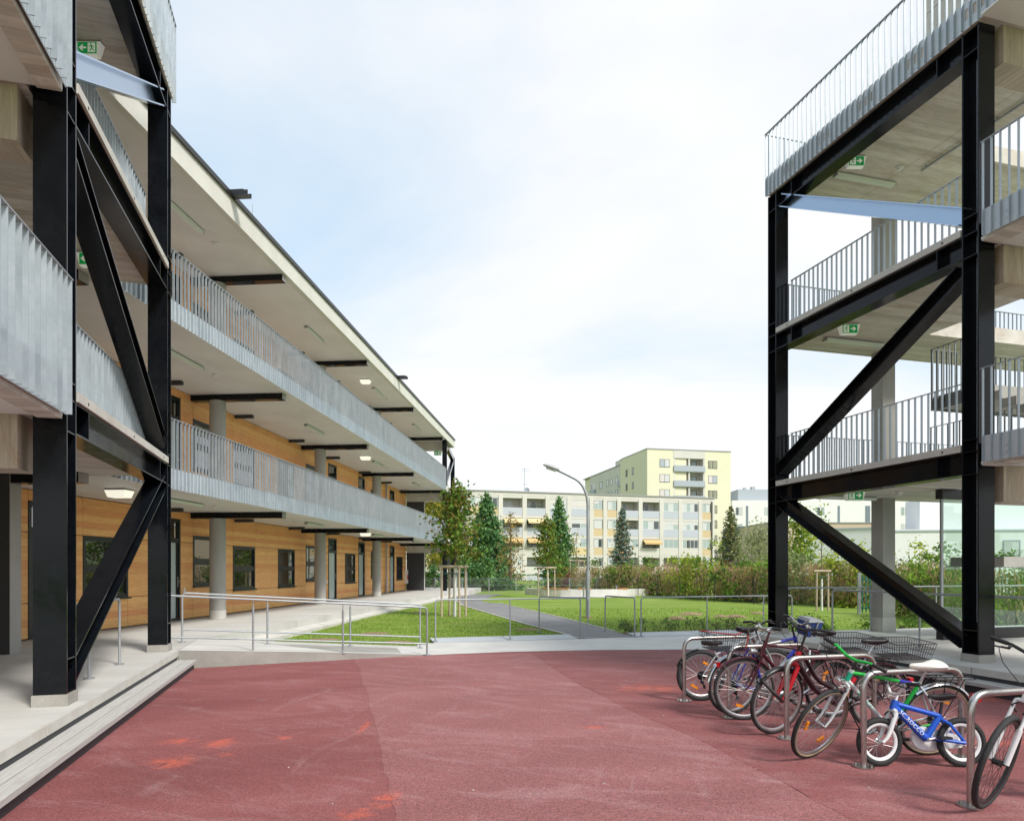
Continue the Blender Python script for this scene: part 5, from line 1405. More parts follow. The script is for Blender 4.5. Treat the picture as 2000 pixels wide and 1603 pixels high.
# low cotoneaster beds
for i, (v0, v1, uu, lb) in enumerate(((7.65, 8.9, 16.6, 'low arching ground shrub at the right corner of the path mouth'), (8.9, 10.3, 16.6, 'low arching ground shrub below the long handrail, left of its post'),
                                      (10.3, 11.6, 16.55, 'low arching ground shrub below the long handrail, right of its post'))):
    c = FA(uu, (v0 + v1) / 2, 0); r = random.Random(90 + i)
    t = thing('ground_shrub', c, lb, 'shrub', 'low ground shrubs behind the kerb slabs'); mb = MB(); P = []
    for k in range(26):
        u = uu + r.uniform(-.22, .3); v = r.uniform(v0, v1); a = r.uniform(0, 6.28); L = r.uniform(.25, .6); h = r.uniform(.15, .42)
        p = Vector(FA(u, v, 0)); q = p + Vector((math.cos(a) * L * .5, math.sin(a) * L * .5, h)); e = p + Vector((math.cos(a) * L, math.sin(a) * L, h * .75))
        mb.tube([p, q, e], [.006, .005, .003], 4)
        for s in range(26):
            f = r.random(); w = p.lerp(q, f) if r.random() < .5 else q.lerp(e, f); P.append(w + Vector((r.gauss(0, .035), r.gauss(0, .035), r.gauss(0, .025))))
    mb.build('stems', M_twig, t, kind='stuff')
    link('foliage', leaves_mesh('foliage', np.array([tuple(p) for p in P]) - np.array(c), .022, [L_shA[2], L_con[1]]), t, c)
MB().sheet([FA(16.23, 7.6, -.008), FA(16.23, 12.2, -.008), FA(17.0, 12.2, -.008), FA(16.95, 7.7, -.008)]).build('planting_soil', M_soil, None, kind='structure')
for i, (v0, v1, lb) in enumerate(((9.9, 11.6, 'low clipped shrub strip at the far edge of the gallery platform, left of the column'), (12.35, 14.2, 'low clipped shrub strip right of the square column'))):
    c = FA(13.5, (v0 + v1) / 2, 0)
    shrub('ground_shrub', c, (v1 - v0) / 2, .45, .55, 2200, .028, [L_shA[2], L_shA[0]], lb, 95 + i, 0, None, 0, 12, clump=60)
# grass blades on the nearest lawn, ground litter
def grass_blades():
    r = nrg; n = 46000
    Y = 14.6 + 15 * r.random(n) ** 1.5; Xx = r.uniform(-7.5, 11.5, n)
    u = -SA * Xx + CA * Y; v = CA * Xx + SA * Y
    d = (Xx - .0873 * Y + 10.55)
    ok = (d > 3.55) & ~((u < 15.05) & (v < 2.1)) & (u > 14.85) & ~((v > 2.0) & (u < 16.26))
    # keep off the path
    plx = np.interp(Y, [p[1] for p in pl], [p[0] for p in pl]); prx = np.interp(Y, [p[1] for p in pr], [p[0] for p in pr])
    ok &= ~((Xx > plx - .03) & (Xx < prx + .05)) & ~((v > 8.5) & (u < 17.1) & (v < 12.4)) & ~((u < 13.9) & (v > 8))
    Xx, Y = Xx[ok], Y[ok]; n = len(Xx)
    z = np.array([lawn_h(a, b) for a, b in zip(Xx, Y)])
    P = np.stack([Xx, Y, z], 1); a = r.uniform(0, 6.28, n); w = np.stack([np.cos(a), np.sin(a), 0 * a], 1) * r.uniform(.005, .011, (n, 1))
    top = np.stack([r.normal(0, .022, n), r.normal(0, .022, n), r.uniform(.025, .065, n)], 1)
    V = np.stack([P - w, P + w, P + top], 1).reshape(-1, 3)
    m = [leafmat('grass_blade', (.17, .29, .028), (.25, .38, .05), .3), leafmat('grass_blade_dry', (.40, .43, .15), None, .3), leafmat('grass_blade_dark', (.11, .21, .02), None, .3)]
    link('grass_blades', np_mesh('grass_blades', V, np.arange(3 * n).reshape(n, 3), m, r.choice(3, n, p=[.6, .12, .28])), None, (0, 0, 0), kind='stuff')
grass_blades()
rl_ = random.Random(21); P = []
mb = MB()
for (px, py) in ((388, 1302), (400, 1306), (372, 1312), (300, 1338), (262, 1330), (880, 1383), (1120, 1360), (1300, 1395), (1215, 1420), (700, 1460), (560, 1500), (1420, 1384), (1010, 1480), (430, 1420), (650, 1570), (930, 1545), (1180, 1530), (1480, 1500), (1700, 1540)):
    p = gpt(px + rl_.uniform(-6, 6), py + rl_.uniform(-3, 3)); a = rl_.uniform(0, 6.28); s = rl_.uniform(.005, .010)
    mb.hexa([(p[0] + s * math.cos(a + k * 1.57), p[1] + s * math.sin(a + k * 1.57), .001) for k in range(4)] + [(p[0] + s * .7 * math.cos(a + k * 1.57), p[1] + s * .7 * math.sin(a + k * 1.57), .001 + s * .6) for k in range(4)])
mb.build('litter', mottled('litter_bits', (.35, .30, .24), (.6, .57, .52), 30, .9), None, kind='stuff')
# ================================================================== BICYCLES
M_rub = mottled('tyre_rubber', (.012, .012, .013), (.024, .024, .024), 12, .8, fine=80, fineamt=.3, bump=.3)
M_gum = simple('tan_sidewall', (.27, .21, .13), .8)
M_alu = simple('aluminium_rim', (.55, .56, .57), .32, .9)
M_chrome = simple('chrome', (.62, .63, .64), .12, 1.0)
M_whrim = simple('white_rim', (.68, .68, .68), .4)
M_spoke = simple('spoke_steel', (.34, .34, .34), .4, .6)
M_blk = simple('black_plastic', (.014, .014, .015), .45)
M_blkm = simple('black_metal', (.018, .018, .019), .35, .3)
M_redl = simple('red_lamp', (.45, .01, .012), .2)
M_orl = simple('orange_reflector', (.75, .24, .01), .25)
M_bluep = simple('blue_bike_paint', (.018, .025, .30), .28)
M_kblue = simple('child_bike_blue', (.012, .085, .48), .25)
M_silverp = simple('silver_bike_paint', (.42, .43, .45), .3, .5)
M_maroon = simple('maroon_bike_paint', (.055, .007, .014), .25)
M_dkmar = simple('dark_maroon_paint', (.022, .006, .010), .25)
M_redp = simple('red_fork_paint', (.50, .012, .022), .25)
M_gwhite = simple('white_bike_paint', (.56, .60, .60), .3)
M_gren = simple('green_bike_paint', (.012, .36, .045), .28)
M_wh = simple('white_gloss_paint', (.68, .68, .68), .25)
M_saddlew = mottled('worn_white_saddle', (.60, .57, .50), (.68, .66, .60), 9, .5, fineamt=.1, bump=0)
M_bagb = simple('blue_bag_fabric', (.018, .045, .19), .8)
M_bagg = simple('grey_bag_fabric', (.20, .21, .22), .7)
M_pink = simple('pink_decal', (.55, .05, .25), .4)
M_yel = simple('yellow_letters', (.65, .33, .02), .4)
M_teal = simple('teal_letters', (.01, .38, .22), .4)

def text_part(s, size, fn, name, mat, par, bold=0.0):
    cu = bpy.data.curves.new('text', 'FONT'); cu.body = s; cu.size = size; cu.align_x = 'CENTER'; cu.align_y = 'CENTER'; cu.offset = bold; cu.resolution_u = 3; cu.space_character = 1.12
    o = bpy.data.objects.new('text', cu); COL.objects.link(o)
    dg = bpy.context.evaluated_depsgraph_get(); me0 = bpy.data.meshes.new_from_object(o.evaluated_get(dg))
    mb = MB(); mb.add([fn(v.co.x, v.co.y) for v in me0.vertices], [tuple(p.vertices) for p in me0.polygons])
    bpy.data.objects.remove(o); bpy.data.curves.remove(cu); bpy.data.meshes.remove(me0)
    return mb.build(name, mat, par)

def bicycle(label, rear, front, lean=0, steer=0, R_=.35, rt=.018, **o):
    g = o.get
    Pr, Pf = Vector(rear), Vector(front); hd = (Pf - Pr); wb = hd.length; f = hd / wb; lf = Vector((-f.y, f.x, 0)); up = Vector((0, 0, 1))
    cl, sl = math.cos(R(lean)), math.sin(R(lean))
    def wd(p):
        x, y, z = p; y2 = y * cl + z * sl; z2 = z * cl - y * sl
        return tuple(Pr + f * x + lf * y2 + up * z2)
    HA = R(g('ha', 70)); k = Vector((-math.cos(HA), 0, math.sin(HA)))
    A0 = Vector((wb - .045, 0, R_)); l1 = g('l1', R_ + .055); l2 = l1 + g('hl', .13)
    hb, ht = A0 + k * l1, A0 + k * l2
    RM = Matrix.Rotation(R(steer), 3, k)
    def st(p): return wd(A0 + RM @ (Vector(p) - A0))
    t = thing('bicycle', tuple((Pr + Pf) / 2), label, 'bicycle', 'bicycles parked at the racks')
    def B(mb, name, mat, par=None, fn=wd, sm=True): return mb.xform(fn).build(name, mat, par or t, smooth=sm)
    bb = Vector((g('bbx', .42), 0, g('bbz', .28))); sc = Vector(g('sc', (.24, 0, .74))); sad = Vector(g('sad', (.17, 0, .92)))
    fr = g('fr', .0165); fm = g('frame', M_bluep)
    # ---- wheels
    def wheel(cx_, fn, nm, tw, rimm, refl):
        c = Vector((cx_, 0, R_)); ri = R_ - 2 * rt - .004
        def circ(r, y=0, n=44): return [(c.x + r * math.cos(2 * math.pi * i / n), y, c.z + r * math.sin(2 * math.pi * i / n)) for i in range(n)]
        rm = MB(); n = 44; rw = g('rimw', .011); prof = [(ri + .006, rw), (ri - .006, rw), (ri - .018, rw * .45), (ri - .018, -rw * .45), (ri - .006, -rw), (ri + .006, -rw)]
        vv = [(c.x + r * math.cos(2 * math.pi * i / n), y, c.z + r * math.sin(2 * math.pi * i / n)) for i in range(n) for r, y in prof]; m = len(prof)
        rm.add(vv, [(i * m + j, i * m + (j + 1) % m, ((i + 1) % n) * m + (j + 1) % m, ((i + 1) % n) * m + j) for i in range(n) for j in range(m)])
        w = B(rm, nm, rimm, None, fn)
        ty = MB(); ty.tube(circ(R_ - rt), rt, 10, closed=True); B(ty, 'tyre', M_rub, w, fn)
        if g('knob'):
            kb = MB()
            for i in range(62):
                a = 2 * math.pi * i / 62
                for y in ((-.010, .010) if i % 2 else (-.017, 0, .017)):
                    r0 = R_ - rt + math.sqrt(max(rt * rt - y * y, 1e-5)) - .002
                    p = Vector((c.x + r0 * math.cos(a), y, c.z + r0 * math.sin(a))); rad = Vector((math.cos(a), y * 20, math.sin(a))).normalized()
                    kb.bar(p, p + rad * .005, (0, 1, 0), .010, .006)
            kb.xform(fn).build('tread', M_rub, w, kind='stuff')
        if g('gum'):
            for y in (-1, 1):
                s_ = MB(); s_.tube(circ(ri + .012, y * rt * .72), .0065, 6, closed=True); B(s_, 'sidewall', M_gum, w, fn)
        sp = MB(); ns = g('ns', 28)
        for i in range(ns):
            a = 2 * math.pi * i / ns; y = .026 if i % 2 else -.026; a2 = a + (1.1 if (i // 2) % 2 else -1.1)
            sp.tube([(c.x + .018 * math.cos(a2), y, c.z + .018 * math.sin(a2)), (c.x + (ri - .014) * math.cos(a), 0, c.z + (ri - .014) * math.sin(a))], .0013, 3)
        sp.xform(fn).build('spokes', g('spokem', M_spoke), w, kind='stuff')
        hbm = MB(); hbm.tube([(c.x, -.05, c.z), (c.x, -.032, c.z), (c.x, -.03, c.z), (c.x, -.024, c.z), (c.x, .024, c.z), (c.x, .03, c.z), (c.x, .032, c.z), (c.x, .05, c.z)], [.007, .008, .022, .022 if g('bighub') else .014, .022 if g('bighub') else .014, .022, .008, .007], 12)
        B(hbm, 'hub', g('hubm', M_alu), w, fn)
        for a in refl:
            r0 = ri * .62; a = R(a); rf = MB(); e = Vector((math.cos(a), 0, math.sin(a))); q = Vector((-e.z, 0, e.x)); p = c + e * r0
            L_ = g('rl', .04); rf.hexa([tuple(p + q * (L_ * s1) + e * (.014 * s2) + Vector((0, y, 0))) for y in (-.008, .008) for s1, s2 in ((-1, -1), (1, -1), (1, 1), (-1, 1))])
            B(rf, 'spoke_reflector', M_orl, w, fn, False)
        return w
    wheel(0, wd, 'rear_wheel', 0, g('rim', M_alu), g('rref', ())); wheel(wb, st, 'front_wheel', 0, g('rim', M_alu), g('fref', ()))
    # ---- frame
    mb = MB()
    if g('step'):
        mid = hb.lerp(bb, .55) + Vector((.05, 0, -.03)); 
        mb.tube(rounded([hb + k * .03, mid, bb], .35, 6), fr * 1.5, 12); mb.tube(rounded([ht - k * .03, mid + Vector((-.02, 0, .10)), bb + (sc - bb) * .28], .3, 6), fr * 1.1, 10)
    else:
        tt = sc.lerp(bb, .04)
        mb.tube([tt, ht - k * .028], fr * g('ttf', .95), 12); mb.tube([hb + k * .03, bb], fr * g('dtf', 1.15), 12)
    mb.tube([bb, sc], fr, 12); mb.tube([hb, ht], fr * 1.25, 12); mb.tube([bb - Vector((0, .036, 0)), bb + Vector((0, .036, 0))], .022, 12)
    for y in (-1, 1):
        mb.tube([bb + Vector((-.01, y * .02, 0)), bb + Vector((-.10, y * (rt + .022), 0)), Vector((0, y * .058, R_))], fr * .62, 8)
        mb.tube([sc - Vector((0, 0, .03)) + Vector((0, y * .012, 0)), sc.lerp(Vector((0, 0, R_)), .3) + Vector((0, y * (rt + .022), 0)), Vector((0, y * .058, R_))], fr * .5, 8)
    B(mb, 'frame', fm)
    for (a, b, m_, kind_) in g('bands', ()):      # painted sections of tubes: sleeves just proud of the tube
        p0, p1, rr = {'top': (sc.lerp(bb, .04), ht - k * .028, fr * g('ttf', .95)), 'down': (hb + k * .03, bb, fr * g('dtf', 1.15)), 'seat': (bb, sc, fr), 'head': (hb, ht, fr * 1.25),
                       'stayl': (Vector((0, .058, R_)), bb + Vector((-.1, rt + .022, 0)), fr * .62)}[kind_]
        s_ = MB(); s_.tube([p0.lerp(p1, a), p0.lerp(p1, b)], rr + .0012, 12); B(s_, 'painted_band', m_)
    if g('text'):
        s, size, where, m_, bold = g('text')
        a, b = ((hb + k * .03, bb) if where == 'down' else (ht - k * .028, sc)); e = (b - a).normalized(); q = Vector((e.z, 0, -e.x)); q = q if q.z > 0 else -q; rr = fr * (g('dtf', 1.15) if where == 'down' else .95)
        c_ = a.lerp(b, g('tpos', .45))
        def tf(x, y):
            ang = y / rr; return wd(c_ + e * x + q * (rr * math.sin(ang)) + Vector((0, (rr * math.cos(ang)) + .0012, 0)))
        text_part(s, size, tf, 'lettering', m_, t, bold)
    # ---- fork, stem, bars
    cr = A0 + k * (l1 - .015); fk = MB(); fo_ = Vector((wb, 0, R_)); fm2 = g('forkm', fm); fy = g('fy', .048)
    fk.tube([cr + Vector((0, -fy, -.0)), cr + Vector((0, -fy * .6, .012)), cr + Vector((0, fy * .6, .012)), cr + Vector((0, fy, 0))], g('crown', .014), 8)
    for y in (-1, 1):
        fr_ = g('legr', .0125)
        if g('susp'): fk.tube([cr + Vector((0, y * fy, .0)), cr.lerp(fo_, .45) + Vector((.02, y * fy, 0))], fr_ * .75, 10).tube([cr.lerp(fo_, .40) + Vector((.018, y * fy, 0)), fo_ + Vector((-.012, y * fy, .0))], fr_ * 1.15, 10)
        else: fk.tube([cr + Vector((0, y * fy, 0)), cr.lerp(A0, .6) + Vector((.004, y * fy, 0)), cr.lerp(A0, .85) + Vector((.015, y * fy, 0)), fo_ + Vector((0, y * fy, 0))], [fr_ * 1.25, fr_ * 1.1, fr_ * .9, fr_ * .75], 10)
    B(fk, 'fork', fm2, None, st)
    stl = g('stem', .10); sh = g('stemh', .09); S0 = ht + k * sh; S1 = S0 + Vector((stl * math.sin(HA), 0, stl * math.cos(HA) + g('stemrise', .0)))
    sm_ = MB(); sm_.tube([ht, S0 + k * .01], .0125, 10).tube([S0, S1], .0135, 10); B(sm_, 'stem', g('stemm', M_blkm), None, st)
    bw = g('bw', .30); rise = g('rise', .03); sw = g('sweep', .05)
    pts = rounded([S1 + Vector((-sw, -bw, rise)), S1 + Vector((-sw * .35 , -bw * .55, rise)), S1 + Vector((0, -.05, 0)), S1 + Vector((0, .05, 0)), S1 + Vector((-sw * .35, bw * .55, rise)), S1 + Vector((-sw, bw, rise))], .05, 4)
    hbm = MB(); hbm.tube(pts, g('barr', .0125), 10); hbar = B(hbm, 'handlebar', g('barm', M_blkm), None, st)
    for y in (-1, 1):
        e = S1 + Vector((-sw, y * bw, rise)); i_ = S1 + Vector((-sw * .35, y * bw * .55, rise)); d = (i_ - e).normalized()
        gp = MB(); gp.tube([e - d * .006, e, e + d * .10, e + d * .115], [.013, .0175, .0165, .014], 12); B(gp, 'grip', g('gripm', M_blk), hbar, st)
        bl = MB(); p = e + d * .14; bl.tube([p + Vector((.0, 0, -.005)), p + Vector((.045, 0, -.02))], .011, 8).tube([p + Vector((.045, 0, -.02)), e + d * .07 + Vector((.062, 0, -.03)), e + d * .01 + Vector((.055, 0, -.035))], [.008, .0065, .006], 6); B(bl, 'brake_lever', g('leverm', M_blkm), hbar, st)
        cb = MB(); q = st(p + Vector((.05, 0, -.015))); e2 = wd(ht + k * -.02 + Vector((.05, y * .03, -.02)))
        mid = (Vector(q) + Vector(e2)) / 2 + f * .10 + up * (.05 + .02 * y)
        cb.tube(rounded([q, tuple(Vector(q) + f * .09 + up * .02), tuple(mid), e2], .08, 5), .0032, 5); cb.build('brake_cable', M_blk, t)
    if g('bell'): bm = MB(); p = S1 + Vector((0, .09, rise * .4 + .025)); bm.tube([p, p + Vector((0, 0, .018)), p + Vector((0, 0, .028))], [.026, .024, .008], 14); B(bm, 'bell', M_chrome, hbar, st)
    br = MB()
    for y in (-1, 1): br.tube([cr + Vector((.03, y * .02, .0)), cr + Vector((.035, y * .055, -.03)), cr + Vector((.02, y * .02, -.075))], .007, 6)
    B(br, 'front_brake', M_blkm, None, st)
    # ---- saddle
    sp_ = MB(); sp_.tube([sc - (sad - sc).normalized() * .02, sad - Vector((0, 0, .045))], .0125, 10); B(sp_, 'seatpost', g('postm', M_alu))
    rail_ = MB()
    for y in (-.022, .022): rail_.tube([sad + Vector((-.08, y, -.03)), sad + Vector((-.02, y, -.05)), sad + Vector((.07, y, -.045)), sad + Vector((.11, y * .4, -.02))], .0035, 5)
    B(rail_, 'saddle_rails', M_spoke)
    sd_ = MB(); S = g('sads', 1.0); secs = [(-.135, .035, .0, .018), (-.125, .062, .006, .034), (-.09, .076, .010, .042), (-.04, .066, .004, .044), (.02, .038, -.002, .042), (.08, .024, -.001, .036), (.13, .018, .001, .028), (.145, .009, -.006, .014)]
    vv = []
    for x, w_, z, h in secs:
        vv += [tuple(sad + Vector((x * S, w_ * S * math.cos(a), (z + h * (.45 * math.sin(a) if math.sin(a) > 0 else 1.15 * math.sin(a))) * S))) for a in [2 * math.pi * i / 14 for i in range(14)]]
    sd_.add(vv, [(i * 14 + j, i * 14 + (j + 1) % 14, (i + 1) * 14 + (j + 1) % 14, (i + 1) * 14 + j) for i in range(7) for j in range(14)] + [tuple(range(14)), tuple(range(98, 112))])
    B(sd_, 'saddle', g('saddlem', M_blk))
    # ---- drive (right side, y<0)
    ca = R(g('crank', -35)); cl_ = g('crl', .165); dv = Vector((math.cos(ca), 0, math.sin(ca)))
    ck = MB(); rr = g('ring', .085); yR = -.048
    ck.tube([bb + Vector((0, yR - .003, 0)), bb + Vector((0, yR + .003, 0))], rr, 32)
    ck.tube([bb + Vector((0, yR - .012, 0)), bb + Vector((0, yR - .002, 0))], rr * .35, 16)
    ck.tube([bb + Vector((0, yR - .02, 0)), bb + dv * cl_ + Vector((0, yR - .028, 0))], [.014, .011], 8)
    ck.tube([bb + Vector((0, .05, 0)), bb - dv * cl_ + Vector((0, .062, 0))], [.014, .011], 8); ck.tube([bb + Vector((0, .036, 0)), bb + Vector((0, .055, 0))], .016, 10)
    cs_ = B(ck, 'crankset', g('crankm', M_alu))
    for sgn, yy in ((1, yR - .075), (-1, .11)):
        p = bb + dv * (cl_ * sgn) + Vector((0, yy, 0)); pm = MB()
        pm.hexa([tuple(p + Vector((a, b, c_))) for c_ in (-.011, .011) for a, b in ((-.045, -.04), (.045, -.04), (.045, .04), (-.045, .04))]); B(pm, 'pedal', M_blk, cs_, wd, False)
    ch = MB(); r2 = g('cog', .035); n = 16
    lp = [bb + Vector((rr * math.cos(a), yR, rr * math.sin(a))) for a in [math.pi / 2 - math.pi * i / n for i in range(n + 1)]] + [Vector((r2 * math.cos(a), yR, R_ + r2 * math.sin(a))) for a in [-math.pi / 2 - math.pi * i / n for i in range(n + 1)]]
    ch.tube(lp, .004, 4, closed=True); B(ch, 'chain', M_blkm)
    if not g('case'):
        cg = MB()
        for i in range(5): cg.tube([(0, yR + .004 + i * .005, R_), (0, yR + .006 + i * .005, R_)], .030 + .007 * i, 20)
        B(cg, 'sprockets', M_blkm)
        dr = MB(); dr.tube([(0, yR, R_ - .02), (-.01, yR - .02, R_ - .075)], .010, 6).tube([(-.01, yR, R_ - .07), (.035, yR, R_ - .15)], .012, 6)
        for q in ((-.005, R_ - .08), (.03, R_ - .145)): dr.tube([(q[0], yR - .006, q[1]), (q[0], yR + .006, q[1])], .024, 12)
        B(dr, 'derailleur', M_blkm)
    else:
        ce = MB(); y0 = yR - .012
        out = [bb + Vector((.10 * math.cos(a), y0, .10 * math.sin(a))) for a in [R(100 - 20 * i) for i in range(11)]] + [Vector((-.02, y0, R_ - .05)), Vector((-.05, y0, R_)), Vector((-.02, y0, R_ + .05))]
        m = len(out); ce.add([tuple(p) for p in out] + [tuple(p + Vector((0, .03, 0))) for p in out], [tuple(range(m)), tuple(range(m, 2 * m))] + [(i, (i + 1) % m, m + (i + 1) % m, m + i) for i in range(m)])
        B(ce, 'chain_case', g('case'), None, wd, False)
    # ---- mudguards
    def guard(cx_, fn, a0, a1, m_, par=None):
        gm = MB(); n = 22; rg = R_ + .016; w_ = rt + .010; pr_ = [(rg - .012, -w_), (rg, -w_ * .6), (rg + .004, 0), (rg, w_ * .6), (rg - .012, w_)]
        vv = []
        for i in range(n + 1):
            a = R(a0 + (a1 - a0) * i / n)
            for r_, y in pr_: vv.append((cx_ + r_ * math.cos(a), y, R_ + r_ * math.sin(a)))
        for i in range(n + 1):
            a = R(a0 + (a1 - a0) * i / n)
            for r_, y in pr_: vv.append((cx_ + (r_ - .002) * math.cos(a), y * .97, R_ + (r_ - .002) * math.sin(a)))
        o_ = (n + 1) * 5
        fs = [(i * 5 + j, i * 5 + j + 1, (i + 1) * 5 + j + 1, (i + 1) * 5 + j) for i in range(n) for j in range(4)]
        fs += [(o_ + i * 5 + j, o_ + i * 5 + j + 1, o_ + (i + 1) * 5 + j + 1, o_ + (i + 1) * 5 + j) for i in range(n) for j in range(4)]
        for j in (0, 4): fs += [(i * 5 + j, (i + 1) * 5 + j, o_ + (i + 1) * 5 + j, o_ + i * 5 + j) for i in range(n)]
        gm.add(vv, fs); o2 = B(gm, 'mudguard', m_, None, fn)
        sty = MB(); a = R(a1 if cx_ == 0 else a0 * .5 + a1 * .5)
        a = R(a1 - 12) if cx_ == 0 else R(a0 + 8)
        for y in (-1, 1): sty.tube([(cx_, y * .052, R_), (cx_ + (rg) * math.cos(a), y * w_, R_ + rg * math.sin(a))], .0022, 4)
        B(sty, 'stay', M_spoke, o2, fn)
    if g('mudr'): guard(0, wd, g('mra', 62), g('mrb', 188), g('mudr'))
    if g('mudf'): guard(wb, st, g('mfa', -20), g('mfb', 128), g('mudf'))
    # ---- carrier, basket
    zr_ = 2 * R_ + .065
    if g('rack'):
        rk = MB(); m_ = g('rack')
        for y in (-.055, 0, .055): rk.tube([(-.27, y, zr_), (.12, y, zr_)], .005, 6)
        for x in (-.27, -.14, 0, .12): rk.tube([(x, -.055, zr_), (x, .055, zr_)], .004, 6)
        for y in (-1, 1):
            for x in (-.16, .02): rk.tube([(x, y * .058, zr_), (-.005, y * .062, R_ + .01)], .0045, 6)
        rk.tube([(.12, 0, zr_), tuple(sc - Vector((0, 0, .05)))], .005, 6); B(rk, 'carrier', m_)
    if g('basket'):
        bk = MB(); x0, x1, yw, h = g('basket')[:4]; zb_ = zr_ + .01; fl = .035
        def ring(z, e, r_): bk.tube([(x0 - e, -yw - e, z), (x1 + e, -yw - e, z), (x1 + e, yw + e, z), (x0 - e, yw + e, z)], r_, 5, closed=True)
        for i in range(4): ring(zb_ + h * i / 3, fl * i / 3, .0042 if i == 3 else .0028)
        n = int((x1 - x0) / .028)
        for i in range(n + 1):
            x = x0 + (x1 - x0) * i / n; xx = (x0 - fl) + (x1 - x0 + 2 * fl) * i / n
            bk.tube([(xx, -yw - fl, zb_ + h), (x, -yw, zb_), (x, yw, zb_), (xx, yw + fl, zb_ + h)], .0026, 4)
        n = int(2 * yw / .028)
        for i in range(n + 1):
            y = -yw + 2 * yw * i / n; yy = -(yw + fl) + 2 * (yw + fl) * i / n
            bk.tube([(x0 - fl, yy, zb_ + h), (x0, y, zb_), (x1, y, zb_), (x1 + fl, yy, zb_ + h)], .0026, 4)
        B(bk, 'wire_basket', M_blkm)
        if g('cord'):
            cd = MB(); cd.tube([(x0 - .03, yw + .03, zb_ + h), ((x0 + x1) / 2, -yw - .04, zb_ + h + .004), (x1 + .03, -yw * .2, zb_ + h + .002)], .006, 6); cd.tube([(x1, -yw - .03, zb_ + h), (x1 - .03, -yw - .03, zb_ + .02)], .006, 6); B(cd, 'elastic_cord', M_redl)
    if g('tail'):
        x, z = g('tail'); tl_ = MB(); tl_.hexa([(x + a, b, z + c_) for c_ in (-.028, .028) for a, b in ((-.03, -.03), (.02, -.035), (.02, .035), (-.03, .03))]); B(tl_, 'tail_lamp', M_redl, None, wd, False)
    if g('head'):
        p = cr + Vector((.085, 0, .06)); hl = MB(); hl.tube([p + Vector((-.05, 0, -.01)), p + Vector((-.02, 0, 0)), p + Vector((.03, 0, .0))], [.012, .034, .042], 16); o_ = B(hl, 'head_lamp', g('head'), None, st)
        gl = MB(); gl.tube([p + Vector((.0305, 0, 0)), p + Vector((.042, 0, 0))], [.039, .026], 16); B(gl, 'lamp_lens', M_alu, o_, st)
        bk2 = MB(); bk2.tube([cr + Vector((.02, 0, 0)), p + Vector((-.03, 0, -.02))], .006, 6); B(bk2, 'lamp_bracket', M_blkm, o_, st)
    if g('kick'):
        ks = MB(); s_ = g('kick'); ks.tube([bb + Vector((-.09, s_ * .03, -.02)), bb + Vector((-.20, s_ * .12, -bb.z + .01))], .008, 8); B(ks, 'kickstand', M_blkm)
    if g('dress'):                                # coat-guard struts of the city bicycle
        dg_ = MB()
        for i in range(5):
            a = R(100 + 22 * i); dg_.tube([(0, .06, R_), (R_ * math.cos(a), .05, R_ + R_ * math.sin(a))], .0028, 4)
        B(dg_, 'guard_struts', M_blkm)
    if g('hook'):
        g('hook')(wd, st, t, S1, ht, k, bb, sc)
    return t
def UV(u, v): return FA(u, v, 0)
def extra_bag(wd, st, t, S1, ht, k, bb, sc):
    mb = MB(); c_ = S1 + Vector((.13, 0, .0))
    mb.hexa([tuple(c_ + Vector(p)) for p in ((-.08, -.12, -.13), (.06, -.11, -.12), (.06, .11, -.12), (-.08, .12, -.13), (-.09, -.13, .05), (.09, -.13, .05), (.09, .13, .05), (-.09, .13, .05))])
    bag = mb.xform(st).build('handlebar_bag', M_bagb, t)
    m2 = MB(); m2.hexa([tuple(c_ + Vector(p)) for p in ((-.095, -.135, .051), (.095, -.135, .051), (.095, .135, .051), (-.095, .135, .051), (-.07, -.11, .085), (.08, -.11, .075), (.08, .11, .075), (-.07, .11, .085))]); m2.xform(st).build('bag_lid', M_bagg, bag)
    m3 = MB(); m3.tube([c_ + Vector((-.05, -.137, -.12)), c_ + Vector((.0, -.142, -.02)), c_ + Vector((.02, -.14, .06))], .012, 6); m3.xform(st).build('bag_strap', M_bagg, bag)
def extra_lock(wd, st, t, S1, ht, k, bb, sc):
    mb = MB(); mb.tube(rounded([(.32, .03, sc[2] - .0), (.40, .16, .66), (.44, .10, .52), (.30, .02, .60)], .06, 6), .011, 8); mb.xform(wd).build('cable_lock', M_galvdk, t)
bicycle('grey youth bicycle with orange wheel reflectors at the farthest rack', UV(7.87, 4.70), UV(7.72, 5.70), lean=3, steer=8, R_=.325, rt=.026, frame=M_silverp, sad=(.16, 0, .745), sc=(.20, 0, .60), bbz=.27,
        rref=(62, -122), rl=.05, mudr=M_blkm, mra=95, mrb=160, knob=True, susp=True, ns=24, spokem=M_spoke, l1=.44)
bicycle('blue bicycle with rear wire basket, red cord and blue handlebar bag', UV(7.06, 4.62), UV(7.12, 5.70), lean=-4, steer=-12, frame=M_bluep, bands=((.12, .66, M_silverp, 'top'), (.3, 1, M_silverp, 'down')),
        sad=(.16, 0, 1.0), sc=(.22, 0, .80), hl=.17, rt=.019, fr=.0175, mudr=M_chrome, rack=M_bluep, basket=(-.34, .04, .15, .19), cord=True, tail=(-.23, .60), fref=(0,), kick=-1, stemh=.12, bw=.29, rise=.05, susp=True, forkm=M_silverp, hook=extra_bag, barm=M_alu)
